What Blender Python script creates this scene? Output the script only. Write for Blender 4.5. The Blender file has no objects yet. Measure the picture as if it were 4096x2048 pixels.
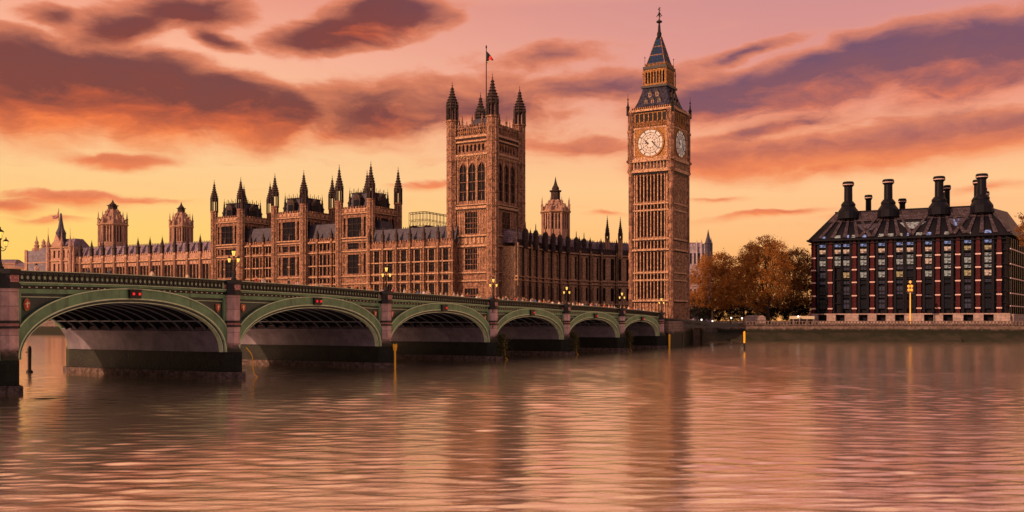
import bpy, math, random
from mathutils import Matrix, Vector
random.seed(7)
R = math.radians
sc = bpy.context.scene
COL = sc.collection
F = 4096 * 35 / 36.0          # focal length in photo pixels, used for turning measured pixels into metres
EYE, HZ = 7.0, 1283.0

# ------------------------------------------------------------------ camera
cd = bpy.data.cameras.new('camera'); cam = bpy.data.objects.new('camera', cd); COL.objects.link(cam)
cam.location = (0, 0, EYE); cam.rotation_euler = (R(90), 0, 0)
cd.lens = 35; cd.sensor_width = 36; cd.shift_y = (HZ - 1024) / 4096; cd.clip_start = .5; cd.clip_end = 20000
sc.camera = cam
sc.view_settings.view_transform = 'Standard'; sc.view_settings.look = 'None'
sc.view_settings.exposure = 0; sc.view_settings.gamma = 1
try:
    sc.cycles.max_bounces = 5; sc.cycles.diffuse_bounces = 2; sc.cycles.glossy_bounces = 3; sc.cycles.transmission_bounces = 2
except Exception: pass

def lin(r, g, b):
    f = lambda c: ((c/255+.055)/1.055)**2.4 if c > 10 else c/255/12.92
    return (f(r), f(g), f(b), 1)

# ------------------------------------------------------------------ sky (world), laid out by azimuth and elevation
class NT:
    def __init__(s, tree): s.t = tree; s.n = tree.nodes; s.l = tree.links
    def node(s, typ, **kw):
        n = s.n.new(typ)
        for k, v in kw.items(): setattr(n, k, v)
        return n
    def put(s, sock, v):
        if v is None: return
        if hasattr(v, 'is_output') or isinstance(v, bpy.types.NodeSocket): s.l.new(v, sock)
        else: sock.default_value = v
    def math(s, op, a, b=None, c=None, clamp=False):
        n = s.node('ShaderNodeMath', operation=op, use_clamp=clamp)
        s.put(n.inputs[0], a)
        if b is not None: s.put(n.inputs[1], b)
        if c is not None: s.put(n.inputs[2], c)
        return n.outputs[0]
    def vmath(s, op, a, b=None):
        n = s.node('ShaderNodeVectorMath', operation=op); s.put(n.inputs[0], a)
        if b is not None: s.put(n.inputs[1], b)
        return n.outputs['Value'] if op in ('LENGTH', 'DOT_PRODUCT') else n.outputs[0]
    def mix(s, f, a, b, mode='MIX'):
        n = s.node('ShaderNodeMix', data_type='RGBA', blend_type=mode, clamp_factor=True)
        s.put(n.inputs[0], f); s.put(n.inputs[6], a); s.put(n.inputs[7], b); return n.outputs[2]
    def ramp(s, f, stops, mode='LINEAR'):
        n = s.node('ShaderNodeValToRGB'); s.put(n.inputs[0], f); cr = n.color_ramp; cr.interpolation = mode
        while len(cr.elements) > 1: cr.elements.remove(cr.elements[-1])
        cr.elements[0].position = stops[0][0]; cr.elements[0].color = stops[0][1]
        for p, c in stops[1:]:
            e = cr.elements.new(p); e.color = c
        return n.outputs[0]
    def rng(s, v, a, b, c=0., d=1., smooth=True):
        n = s.node('ShaderNodeMapRange', interpolation_type='SMOOTHSTEP' if smooth else 'LINEAR')
        s.put(n.inputs[0], v)
        for i, q in enumerate((a, b, c, d)): s.put(n.inputs[1+i], float(q) if not isinstance(q, bpy.types.NodeSocket) else q)
        return n.outputs[0]
    def noise(s, vec, scale, detail=4, rough=.5, dist=0.):
        n = s.node('ShaderNodeTexNoise'); s.put(n.inputs['Vector'], vec)
        n.inputs['Scale'].default_value = scale; n.inputs['Detail'].default_value = detail
        n.inputs['Roughness'].default_value = rough; n.inputs['Distortion'].default_value = dist
        return n.outputs[0]

SUN_AZ, SUN_EL = -127., 25.      # degrees from straight ahead (+ = right), and above the horizon
w = bpy.data.worlds.new('World'); sc.world = w; w.use_nodes = True
T = NT(w.node_tree); T.n.clear()
tc = T.node('ShaderNodeTexCoord'); sep = T.node('ShaderNodeSeparateXYZ'); T.l.new(tc.outputs['Generated'], sep.inputs[0])
az = T.math('MULTIPLY', T.math('ARCTAN2', sep.outputs[0], sep.outputs[1]), 57.29578)
el = T.math('MULTIPLY', T.math('ARCSINE', sep.outputs[2]), 57.29578)
cmb = T.node('ShaderNodeCombineXYZ'); T.l.new(az, cmb.inputs[0]); T.l.new(el, cmb.inputs[1])
P0 = cmb.outputs[0]
stretch = T.vmath('MULTIPLY', P0, (.55, 1.35, 1))
wn = T.node('ShaderNodeTexNoise'); T.l.new(stretch, wn.inputs['Vector']); wn.inputs['Scale'].default_value = .35; wn.inputs['Detail'].default_value = 5
warp = T.vmath('MULTIPLY', T.vmath('SUBTRACT', wn.outputs['Color'], (.5, .5, .5)), (3.0, 1.7, 0))
PW = T.vmath('ADD', P0, warp)
# clear sky: gradient by elevation, warmer on the left, cooler behind the viewer
def sky(stops): return T.ramp(T.math('DIVIDE', el, 45., clamp=True), [(d/45., lin(*c)) for d, c in stops])
left = sky([(0, (255, 196, 80)), (3, (255, 205, 98)), (5, (255, 207, 114)), (7, (254, 203, 132)), (9.5, (253, 207, 150)), (12, (253, 198, 152)), (14.5, (252, 184, 150)), (17.5, (240, 158, 132)), (21, (255, 190, 142)), (44, (252, 180, 140))])
right = sky([(0, (252, 170, 96)), (3, (253, 178, 108)), (5.5, (254, 191, 130)), (7.5, (254, 198, 140)), (10, (248, 172, 132)), (12.5, (230, 150, 135)), (17.5, (208, 142, 140)), (21, (255, 188, 144)), (44, (250, 178, 142))])
base = T.mix(T.rng(az, -24, 20), left, right)
# clouds: (x, y, rx, ry, tilt, strength) measured on the photo in pixels, turned into azimuth / elevation
CL = [(100, 365, 600, 225, 0, 1.6), (560, 405, 490, 195, -8, 1.6), (920, 450, 410, 150, -10, 1.5), (1160, 440, 180, 85, -8, 1.0),
      (470, 105, 260, 85, 14, .9), (740, 40, 300, 90, 0, 1.0), (890, 170, 150, 45, -14, .7), (190, 70, 190, 45, -4, .6),
      (1350, 140, 340, 85, 10, 1.1), (1560, 60, 300, 90, 4, 1.0), (1500, 470, 430, 160, 0, .72), (1900, 430, 560, 140, 3, .62), (2450, 350, 480, 80, 4, .6), (1300, 540, 320, 80, 0, .6), (2200, 230, 320, 60, 5, .45),
      (2950, 385, 480, 110, 8, 1.1), (3350, 310, 600, 150, 12, 1.2), (3900, 250, 480, 190, 8, 1.25), (3000, 200, 260, 30, 14, .7), (3500, 610, 780, 105, 5, 1.0), (2950, 640, 480, 85, 4, .95), (4000, 550, 480, 95, 5, 1.0), (3100, 520, 420, 40, 6, .7), (3300, 700, 500, 30, 2, .6),
      (2300, 590, 420, 60, 0, .45),
      (470, 635, 310, 32, 0, .8), (300, 790, 330, 42, 0, .8), (60, 815, 220, 30, 0, .75), (560, 800, 260, 18, -4, .55), (200, 865, 230, 20, 0, .6),
      (3050, 860, 330, 22, 5, .75), (2420, 838, 120, 14, 0, .6), (1720, 735, 160, 26, 4, .6), (3600, 850, 420, 26, 3, .55), (2850, 800, 160, 16, 4, .5), (3950, 760, 260, 24, 3, .5)]
dens = None; S = None; Wt = None
for (x, y, rx, ry, rot, k) in CL:
    a = math.degrees(math.atan((x-2048)/F)); e = math.degrees(math.atan((HZ-y)/math.hypot(F, x-2048)))
    ca = math.cos(math.radians(a))
    m = T.node('ShaderNodeMapping', vector_type='TEXTURE'); T.l.new(PW, m.inputs[0])
    m.inputs['Location'].default_value = (a, e, 0); m.inputs['Rotation'].default_value = (0, 0, R(rot))
    m.inputs['Scale'].default_value = (rx/69.5*ca*ca*1.18, ry/69.5*ca*1.25, 1)
    d = T.math('MULTIPLY', T.math('SUBTRACT', 1., T.vmath('LENGTH', m.outputs[0])), k)
    wgt = T.math('MAXIMUM', d, 0.001)
    sp = T.node('ShaderNodeSeparateXYZ'); T.l.new(m.outputs[0], sp.inputs[0])
    dens = d if dens is None else T.math('SMOOTH_MAX', dens, d, .22)
    s_ = T.math('MULTIPLY', wgt, sp.outputs[1])
    S = s_ if S is None else T.math('ADD', S, s_)
    Wt = wgt if Wt is None else T.math('ADD', Wt, wgt)
yrel = T.math('DIVIDE', S, Wt)
n1 = T.noise(T.vmath('MULTIPLY', PW, (.5, 1.45, 1)), .62, 9, .62, .25); n2 = T.noise(T.vmath('MULTIPLY', P0, (.25, 1.1, 1)), .8, 6, .55, .6)
high = T.math('MULTIPLY', T.math('MULTIPLY', T.math('SUBTRACT', n2, .60), 1.8), T.rng(el, 18, 24))     # loose cloud higher up than the photo shows
field = T.math('MAXIMUM', T.math('ADD', dens, T.math('MULTIPLY', T.math('SUBTRACT', n1, .5), .62)), high)
mask = T.rng(field, .0, T.rng(yrel, -.45, .4, .85, .30))
mask = T.math('MAXIMUM', mask, T.math('MULTIPLY', T.rng(n2, .56, .78), .16))
sh = T.math('ADD', T.math('MULTIPLY', yrel, .5), T.math('ADD', .5, T.math('MULTIPLY', T.math('SUBTRACT', n1, .5), .8)))
warmc = T.ramp(sh, [(0, lin(255, 146, 72)), (.24, lin(244, 114, 52)), (.40, lin(192, 84, 48)), (.62, lin(124, 58, 50)), (1, lin(116, 60, 58))])
coolc = T.ramp(sh, [(0, lin(255, 156, 102)), (.24, lin(238, 126, 84)), (.42, lin(182, 100, 86)), (.6, lin(130, 80, 90)), (1, lin(112, 76, 98))])
lowc = T.ramp(sh, [(0, lin(255, 160, 88)), (.45, lin(240, 130, 78)), (.75, lin(206, 106, 74)), (1, lin(190, 100, 80))])
cc = T.mix(T.rng(az, -12, 14), warmc, coolc)
cc = T.mix(T.rng(el, 11.6, 8.), cc, lowc)
rim = T.math('MULTIPLY', T.rng(field, .22, .02), T.rng(yrel, .0, .4))
cc = T.mix(T.math('MULTIPLY', T.rng(field, .66, .16), .75), cc, T.mix(T.rng(el, 11, 17), lin(246, 142, 94), lin(246, 144, 104)))
cc = T.mix(T.math('MULTIPLY', rim, .5), cc, lin(255, 184, 152))
skyc = T.mix(T.math('MULTIPLY', mask, .97), base, cc)
# behind the viewer: plain dusk, dimmer and cooler
behind = T.ramp(T.math('DIVIDE', el, 90., clamp=True), [(0, lin(192, 150, 138)), (.15, lin(188, 150, 142)), (.5, lin(146, 130, 138)), (1, lin(112, 104, 124))])
skyc = T.mix(T.rng(T.math('ABSOLUTE', az), 62, 105), skyc, behind)
ns = T.node('ShaderNodeTexSky', sky_type='NISHITA', sun_disc=False, sun_elevation=R(SUN_EL), sun_rotation=R(SUN_AZ), altitude=20, dust_density=3)
b1 = T.node('ShaderNodeBackground'); T.l.new(skyc, b1.inputs[0]); b1.inputs[1].default_value = 1.0
b2 = T.node('ShaderNodeBackground'); T.l.new(ns.outputs[0], b2.inputs[0]); b2.inputs[1].default_value = .004
ad = T.node('ShaderNodeAddShader'); T.l.new(b1.outputs[0], ad.inputs[0]); T.l.new(b2.outputs[0], ad.inputs[1])
wo = T.node('ShaderNodeOutputWorld'); T.l.new(ad.outputs[0], wo.inputs[0])
w.cycles.sampling_method = 'MANUAL'; w.cycles.sample_map_resolution = 512

# ------------------------------------------------------------------ the low sun
sl = bpy.data.lights.new('sun', 'SUN'); sl.energy = 3.9; sl.angle = R(.6); sl.color = (1, .55, .33)
so = bpy.data.objects.new('sun', sl); COL.objects.link(so)
sd = Vector((math.sin(R(SUN_AZ))*math.cos(R(SUN_EL)), math.cos(R(SUN_AZ))*math.cos(R(SUN_EL)), math.sin(R(SUN_EL))))
so.rotation_euler = sd.to_track_quat('Z', 'Y').to_euler(); so.location = (-60, -60, 120)

# ------------------------------------------------------------------ materials
def mat(name, col, rough=.8, metal=0., col2=None, scale=1., bump=0., bscale=4., spec=.3, blocks=None, streak=0., emit=None, estr=0., coords='Object', low=None):
    m = bpy.data.materials.new(name); m.use_nodes = True; t = NT(m.node_tree)
    p = m.node_tree.nodes['Principled BSDF']
    p.inputs['Roughness'].default_value = rough; p.inputs['Metallic'].default_value = metal
    p.inputs['Specular IOR Level'].default_value = spec
    g = t.node('ShaderNodeTexCoord').outputs[coords] if coords == 'Object' else t.node('ShaderNodeNewGeometry').outputs['Position']
    c = (*col[:3], 1)
    if col2:
        n = t.noise(g, scale, 6, .65); c = t.mix(t.rng(n, .36, .64), c, (*col2[:3], 1))
    if streak:
        n = t.noise(t.vmath('MULTIPLY', g, (1.3, 1.3, .12)), 1., 5, .7)
        c = t.mix(t.math('MULTIPLY', t.rng(n, .48, .72), streak), c, (.03, .022, .02, 1))
    h = None
    if blocks:
        sp = t.node('ShaderNodeSeparateXYZ'); t.l.new(g, sp.inputs[0])
        cb = t.node('ShaderNodeCombineXYZ'); t.l.new(t.math('ADD', sp.outputs[0], sp.outputs[1]), cb.inputs[0]); t.l.new(sp.outputs[2], cb.inputs[1])
        br = t.node('ShaderNodeTexBrick'); t.l.new(cb.outputs[0], br.inputs['Vector'])
        br.inputs['Scale'].default_value = 1.; br.inputs['Brick Width'].default_value = blocks[0]; br.inputs['Row Height'].default_value = blocks[1]
        br.inputs['Mortar Size'].default_value = blocks[2]; br.inputs['Color1'].default_value = (1, 1, 1, 1); br.inputs['Color2'].default_value = (.78, .76, .74, 1); br.inputs['Mortar'].default_value = (.35, .33, .32, 1)
        c = t.mix(1., c, br.outputs[0], 'MULTIPLY')
    if low:      # tide line: algae below a height (a real stain)
        z = t.node('ShaderNodeSeparateXYZ'); t.l.new(t.node('ShaderNodeNewGeometry').outputs['Position'], z.inputs[0])
        zz = t.math('ADD', z.outputs[2], t.math('MULTIPLY', t.math('SUBTRACT', t.noise(g, .7, 4, .6), .5), 1.6))
        c = t.mix(t.rng(zz, low[0], low[1]), (*low[2], 1), c)
    t.put(p.inputs['Base Color'], c)
    if bump:
        n = t.noise(g, bscale, 6, .7)
        v = t.node('ShaderNodeTexVoronoi', feature='DISTANCE_TO_EDGE'); t.l.new(g, v.inputs['Vector']); v.inputs['Scale'].default_value = bscale*.35
        hh = t.math('ADD', n, t.math('MULTIPLY', t.math('MINIMUM', v.outputs[0], .15), 3.))
        b = t.node('ShaderNodeBump'); b.inputs['Strength'].default_value = min(bump, 1); b.inputs['Distance'].default_value = .3 * max(bump, 1)
        t.l.new(hh, b.inputs['Height']); t.l.new(b.outputs[0], p.inputs['Normal'])
    if emit:
        p.inputs['Emission Color'].default_value = (*emit[:3], 1); p.inputs['Emission Strength'].default_value = estr
    return m

M = {}
M['stone'] = mat('honey stone', (.53, .275, .175), .85, col2=(.18, .09, .062), scale=.8, bump=.7, bscale=3., streak=.85, blocks=(.62, 2.3, .085))
M['stone_far'] = mat('far honey stone', (.50, .30, .21), .9, col2=(.36, .20, .15), scale=.7, bump=.6, bscale=1.6, streak=.35)
M['stone_lt'] = mat('carved cornice and lit wall stone', (.74, .45, .27), .8, col2=(.24, .13, .085), scale=2., bump=.8, bscale=3.)  # also the curved wing's wall, lightened to paint in light
M['stone_dk'] = mat('sooty and shaded stone', (.085, .052, .045), .85, col2=(.03, .02, .02), scale=1.1, bump=.9, bscale=2.4, streak=.5)  # also paints shade under ledges and on the curved wing's buttresses
M['stone_pale'] = mat('pale abbey stone', (.55, .47, .52), .9, col2=(.36, .30, .34), scale=.6, bump=.5, bscale=1.5)
M['slate'] = mat('slate roof', (.10, .09, .13), .55, col2=(.055, .05, .08), scale=.8, blocks=(.9, .5, .06), bump=.3, bscale=3)
M['slate_lilac'] = mat('lilac slate roof', (.30, .215, .29), .6, col2=(.16, .12, .18), scale=.35, blocks=(1.6, .8, .08), bump=.4, bscale=1.5)
M['glass'] = mat('dark leaded glass', (.006, .0055, .009), .35, spec=.10)
M['iron'] = mat('black iron', (.016, .015, .017), .45, .3)
M['gilt_lit'] = mat('gilded and gold-lit stonework', (.52, .25, .075), .55, .15, col2=(.17, .075, .03), scale=2.2, bump=.7, bscale=3.)  # gilding that also paints golden light onto clock stage and belfry
M['roof_blue'] = mat('blue black iron roof', (.022, .036, .13), .55, 0, spec=.08, col2=(.015, .05, .09), scale=.5, blocks=(.8, 1.1, .07))
M['roof_fig'] = mat('patterned iron roof', (.06, .055, .095), .6, 0, spec=.08, col2=(.015, .014, .022), scale=1.6, bump=.6, bscale=2.)
M['clock'] = mat('opal clock glass', (.62, .54, .48), .4, emit=(1, .80, .70), estr=.16)
t = NT(M['clock'].node_tree); p = M['clock'].node_tree.nodes['Principled BSDF']; v = t.node('ShaderNodeTexVoronoi', feature='DISTANCE_TO_EDGE'); t.l.new(t.node('ShaderNodeTexCoord').outputs['Object'], v.inputs['Vector']); v.inputs['Scale'].default_value = .95
k_ = t.rng(v.outputs[0], .0, .05, .62, 1.); t.l.new(t.mix(k_, (.12, .09, .07, 1), (.52, .43, .34, 1)), p.inputs['Base Color']); t.l.new(t.math('MULTIPLY', k_, .20), p.inputs['Emission Strength'])
M['green'] = mat('bridge green paint', (.15, .29, .14), .45, col2=(.10, .195, .095), scale=.5, bump=.15, bscale=2, spec=.4, streak=.5)
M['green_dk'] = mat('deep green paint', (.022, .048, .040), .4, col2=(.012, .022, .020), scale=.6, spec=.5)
M['green_lt'] = mat('pale green paint', (.62, .72, .46), .45, col2=(.45, .56, .33), scale=1.2)
M['black'] = mat('black paint', (.010, .010, .011), .4, col2=(.02, .018, .018), scale=1.)
M['underdeck'] = mat('black iron deck', (.012, .012, .014), .8)
M['rib'] = mat('grey iron rib', (.17, .18, .22), .4, .1)
M['granite'] = mat('pink grey granite', (.66, .43, .41), .75, col2=(.50, .32, .31), scale=1.3, bump=.25, bscale=8, blocks=(3.2, 1.4, .03), streak=.25, low=(3.4, 4.6, (.055, .05, .028)))
M['panel'] = mat('grey lilac haunch paint', (.24, .21, .26), .6, col2=(.16, .14, .18), scale=.5, blocks=(9, 2.9, .03), streak=.2)
M['algae'] = mat('wet algae stone', (.014, .016, .008), .6, col2=(.007, .007, .006), scale=.4, bump=.3, bscale=3)
M['rubble'] = mat('tidal rubble stone', (.20, .135, .12), .8, col2=(.07, .05, .045), scale=1.6, bump=1., bscale=3)
M['red_panel'] = mat('red granite panel', (.40, .12, .11), .6, col2=(.5, .28, .25), scale=3.5, bump=.5, bscale=6)
M['red'] = mat('red enamel', (.62, .03, .02), .35)
M['redlamp'] = mat('lit red lamp', (.5, .01, .01), .3, emit=(1, .03, .03), estr=.7)
M['yellow'] = mat('yellow paint', (.95, .50, .02), .45, emit=None)
M['lamp_y'] = mat('lit lantern glass', (.9, .6, .2), .3, emit=(1, .62, .12), estr=1.1)
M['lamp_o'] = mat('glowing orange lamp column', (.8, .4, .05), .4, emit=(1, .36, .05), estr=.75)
M['lamp_w'] = mat('lit white lamp', (.9, .8, .7), .3, emit=(1, .82, .70), estr=2.2)
M['cream'] = mat('cream paint', (.72, .62, .42), .5)
M['road'] = mat('asphalt', (.05, .047, .047), .9, col2=(.07, .065, .06), scale=2)
M['paving'] = mat('embankment paving', (.10, .08, .07), .9, col2=(.06, .05, .045), scale=.4)
M['wall'] = mat('river wall granite', (.24, .17, .15), .8, col2=(.15, .105, .09), scale=.8, blocks=(1.8, .7, .05), bump=.4, bscale=3, low=(3.7, 4.6, (.016, .016, .008)))
M['mud'] = mat('dark foreshore', (.045, .036, .022), .7, col2=(.02, .022, .010), scale=.25, bump=.6, bscale=1.2)
M['bronze'] = mat('dark bronze cladding', (.008, .008, .013), .45, 0, spec=.10)
M['bronze_rf'] = mat('bronze roof panel', (.09, .065, .075), .5, .1, col2=(.05, .036, .045), scale=1.2)
M['roof_grid'] = mat('gridded roof tiles', (.13, .10, .13), .55, .1, col2=(.05, .036, .045), scale=.7, blocks=(.85, .6, .13))
M['redstone'] = mat('red sandstone pier', (.085, .017, .020), .7, spec=.1, col2=(.05, .011, .014), scale=1.5, blocks=(2, .55, .03))
M['palestone'] = mat('pale plinth stone', (.50, .38, .34), .8, col2=(.36, .26, .23), scale=1.1, blocks=(2.4, 1.1, .03), bump=.3, bscale=5)
M['band'] = mat('white stone band', (.66, .46, .42), .6)
M['bark'] = mat('plane tree bark', (.07, .042, .03), .9, col2=(.035, .022, .018), scale=2, bump=.6, bscale=5)
def litwin(name, c, s, c2):
    m = mat(name, (.02, .02, .03), .3, spec=.5); t = NT(m.node_tree); p = m.node_tree.nodes['Principled BSDF']
    g = t.node('ShaderNodeTexCoord').outputs['Object']
    n = t.noise(g, 1.4, 3, .6)
    t.l.new(t.mix(t.rng(n, .42, .62), c, c2), p.inputs['Emission Color']); p.inputs['Emission Strength'].default_value = s
    return m
M['lit_warm'] = litwin('lit office window warm', lin(240, 180, 140), .85, lin(90, 60, 48))
M['lit_gold'] = litwin('lit office window gold', lin(214, 168, 104), .7, lin(84, 50, 24))
M['lit_pale'] = litwin('lit office window pale', lin(190, 172, 150), .7, lin(70, 62, 62))
M['lit_blue'] = litwin('dim blue office window', lin(20, 32, 56), .5, lin(5, 8, 18))
M['lit_ice'] = litwin('bright blue attic window', lin(168, 180, 226), .7, lin(50, 56, 100))
M['glass_of'] = mat('dark office glass', (.006, .009, .018), .2, spec=.25)

def leafmat(name, c1, c2, c3):
    m = bpy.data.materials.new(name); m.use_nodes = True; t = NT(m.node_tree); p = m.node_tree.nodes['Principled BSDF']
    g = t.node('ShaderNodeTexCoord').outputs['Object']; n = t.noise(g, .45, 4, .7); n2 = t.noise(g, 3.1, 2, .6)
    c = t.mix(t.rng(n, .4, .62), (*c1, 1), (*c2, 1)); c = t.mix(t.math('MULTIPLY', t.rng(n2, .45, .65), .7), c, (*c3, 1))
    t.l.new(c, p.inputs['Base Color']); p.inputs['Roughness'].default_value = .6
    tr = t.node('ShaderNodeBsdfTranslucent'); t.l.new(c, tr.inputs[0])
    mx = t.node('ShaderNodeMixShader'); mx.inputs[0].default_value = .42
    o = [x for x in m.node_tree.nodes if x.type == 'OUTPUT_MATERIAL'][0]
    t.l.new(p.outputs[0], mx.inputs[1]); t.l.new(tr.outputs[0], mx.inputs[2]); t.l.new(mx.outputs[0], o.inputs[0])
    return m
M['leaf_a'] = leafmat('autumn gold leaves', (.60, .27, .045), (.38, .155, .03), (.18, .075, .02))
M['leaf_b'] = leafmat('autumn russet leaves', (.36, .16, .035), (.22, .09, .022), (.11, .045, .016))
M['leaf_g'] = leafmat('dark ivy leaves', (.06, .06, .012), (.03, .045, .012), (.12, .09, .015))
M['leaf_d'] = leafmat('dusky hedge leaves', (.028, .026, .016), (.015, .015, .012), (.05, .032, .018))

# ------------------------------------------------------------------ mesh helpers
class MB:
    def __init__(s, Mx=None): s.v = []; s.f = []; s.mi = []; s.M = Mx or Matrix.Identity(4)
    def at(s, Mx): s.M = Mx; return s
    def add(s, vs, fs, m=0):
        o = len(s.v); Mx = s.M
        s.v += [tuple(Mx @ Vector(p)) for p in vs]; s.f += [tuple(o+i for i in f) for f in fs]; s.mi += [m]*len(fs)
    def box(s, x0, x1, y0, y1, z0, z1, m=0):
        s.add([(x0, y0, z0), (x1, y0, z0), (x1, y1, z0), (x0, y1, z0), (x0, y0, z1), (x1, y0, z1), (x1, y1, z1), (x0, y1, z1)],
              [(0, 3, 2, 1), (4, 5, 6, 7), (0, 1, 5, 4), (1, 2, 6, 5), (2, 3, 7, 6), (3, 0, 4, 7)], m)
    def cbox(s, x, y, z0, z1, wx, wy=None, m=0):
        wy = wx if wy is None else wy; s.box(x-wx/2, x+wx/2, y-wy/2, y+wy/2, z0, z1, m)
    def frus(s, x0, x1, y0, y1, z0, X0, X1, Y0, Y1, z1, m=0):
        s.add([(x0, y0, z0), (x1, y0, z0), (x1, y1, z0), (x0, y1, z0), (X0, Y0, z1), (X1, Y0, z1), (X1, Y1, z1), (X0, Y1, z1)],
              [(0, 3, 2, 1), (4, 5, 6, 7), (0, 1, 5, 4), (1, 2, 6, 5), (2, 3, 7, 6), (3, 0, 4, 7)], m)
    def lathe(s, cx, cy, prof, n=8, m=0, rot=None):
        rot = math.pi/n if rot is None else rot
        vs = []; fs = []
        for (r, z) in prof:
            for i in range(n):
                a = rot + 2*math.pi*i/n; vs.append((cx+r*math.cos(a), cy+r*math.sin(a), z))
        for k in range(len(prof)-1):
            for i in range(n): fs.append((k*n+i, k*n+(i+1) % n, (k+1)*n+(i+1) % n, (k+1)*n+i))
        fs.append(tuple(range(n-1, -1, -1))); fs.append(tuple((len(prof)-1)*n+i for i in range(n)))
        s.add(vs, fs, m)
    def tube(s, pts, r, n=6, m=0):
        pts = [Vector(p) for p in pts]; vs = []; fs = []
        for i, p in enumerate(pts):
            d = (pts[min(i+1, len(pts)-1)] - pts[max(i-1, 0)]).normalized()
            up = Vector((0, 0, 1)) if abs(d.z) < .9 else Vector((1, 0, 0))
            a = d.cross(up).normalized(); b = a.cross(d)
            rr = r[i] if isinstance(r, (list, tuple)) else r
            for k in range(n):
                t = 2*math.pi*k/n; vs.append(tuple(p + a*math.cos(t)*rr + b*math.sin(t)*rr))
        for i in range(len(pts)-1):
            for k in range(n): fs.append((i*n+k, i*n+(k+1) % n, (i+1)*n+(k+1) % n, (i+1)*n+k))
        fs.append(tuple(range(n-1, -1, -1))); fs.append(tuple((len(pts)-1)*n+k for k in range(n)))
        s.add(vs, fs, m)
    def xz(s, poly, y0, y1, m=0):          # polygon in the x-z plane, thickened along y
        n = len(poly); vs = [(x, y0, z) for x, z in poly] + [(x, y1, z) for x, z in poly]
        s.add(vs, [tuple(range(n)), tuple(range(2*n-1, n-1, -1))] + [(i, n+i, n+(i+1) % n, (i+1) % n) for i in range(n)], m)
    def strip(s, lo, hi, y0, y1, m=0):     # closed band between two x-z curves
        n = len(lo); vs = [(x, y0, z) for x, z in lo] + [(x, y0, z) for x, z in hi] + [(x, y1, z) for x, z in lo] + [(x, y1, z) for x, z in hi]
        fs = [(0, 2*n, 3*n, n), (n-1, 2*n-1, 4*n-1, 3*n-1)]
        for i in range(n-1):
            fs += [(i, i+1, n+i+1, n+i), (2*n+i+1, 2*n+i, 3*n+i, 3*n+i+1), (n+i, n+i+1, 3*n+i+1, 3*n+i), (i+1, i, 2*n+i, 2*n+i+1)]
        s.add(vs, fs, m)
    def xy(s, poly, z0, z1, m=0):
        n = len(poly); vs = [(x, y, z0) for x, y in poly] + [(x, y, z1) for x, y in poly]
        s.add(vs, [tuple(range(n-1, -1, -1)), tuple(range(n, 2*n))] + [(i, (i+1) % n, n+(i+1) % n, n+i) for i in range(n)], m)
    def mesh(s, name, mats):
        me = bpy.data.meshes.new(name); me.from_pydata(s.v, [], s.f)
        for mm in (mats if isinstance(mats, (list, tuple)) else [mats]): me.materials.append(M[mm] if isinstance(mm, str) else mm)
        me.polygons.foreach_set('material_index', s.mi); me.update(); return me
    def build(s, name, mats, parent=None, smooth=False):
        me = s.mesh(name, mats)
        if smooth: me.polygons.foreach_set('use_smooth', [True]*len(me.polygons))
        return link(name, me, parent)

def link(name, me, parent=None, mx=None, label=None):
    o = bpy.data.objects.new(name, me); COL.objects.link(o)
    if parent: o.parent = parent
    if mx is not None: o.matrix_basis = mx
    if label: o['label'] = label
    return o
def tag(o, label, cat, group=None):
    o['label'] = label; o['category'] = cat
    if group: o['group'] = group
    return o
def thing(name, label, cat, loc=(0, 0, 0), rz=0., group=None):
    o = bpy.data.objects.new(name, None); COL.objects.link(o); o.empty_display_size = .5
    o.location = loc; o.rotation_euler = (0, 0, rz); return tag(o, label, cat, group)
def copy_tree(o, parent=None):
    c = o.copy(); COL.objects.link(c)
    if parent: c.parent = parent
    for ch in list(o.children): copy_tree(ch, c)
    return c
def setting(o): o['kind'] = 'structure'; return o
def px(x, Y): return (x-2048)/F*Y                      # world x of a photo column at distance Y
def pz(y, Y): return EYE + (HZ-y)/F*Y                  # world z of a photo row at distance Y
def FRM(ox, oy, a=0, oz=0): return Matrix.Translation((ox, oy, oz)) @ Matrix.Rotation(a, 4, 'Z')
PI = math.pi
WAVE = .0025
# ------------------------------------------------------------------ water and land
PANG = math.atan2(-.515, .857)                       # the palace and clock tower share this bearing
wm = bpy.data.materials.new('river water'); wm.use_nodes = True; t = NT(wm.node_tree); p = wm.node_tree.nodes['Principled BSDF']
g = t.node('ShaderNodeNewGeometry').outputs['Position']
wm.node_tree.nodes.remove(p)
swell = t.noise(t.vmath('MULTIPLY', g, (.012, .08, 1)), 1., 3, .5, .6)
calm = t.rng(t.noise(t.vmath('MULTIPLY', g, (.010, .045, 1)), 1., 3, .55), .36, .66, .30, 1.35)
rip = t.noise(t.vmath('MULTIPLY', g, (.3, 1.1, 1)), 1., 5, .62, .4)
fine = t.noise(t.vmath('MULTIPLY', g, (.9, 3.4, 1)), 1., 4, .7)
h = t.math('ADD', t.math('MULTIPLY', rip, .62), t.math('ADD', t.math('MULTIPLY', fine, .17), t.math('MULTIPLY', swell, .0)))
h = t.math('MULTIPLY', h, calm)
b = t.node('ShaderNodeBump'); b.inputs['Strength'].default_value = 1.; b.inputs['Distance'].default_value = .055
t.l.new(h, b.inputs['Height']); fr_ = t.node('ShaderNodeFresnel'); fr_.inputs[0].default_value = 2.1; t.l.new(b.outputs[0], fr_.inputs[1])
gs = t.node('ShaderNodeBsdfGlossy'); gs.inputs['Color'].default_value = (1, .94, .85, 1); gs.distribution = 'MULTI_GGX'; gs.inputs['Roughness'].default_value = .15; t.l.new(b.outputs[0], gs.inputs['Normal'])
df = t.node('ShaderNodeBsdfDiffuse'); df.inputs[0].default_value = (.030, .014, .013, 1)
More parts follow.
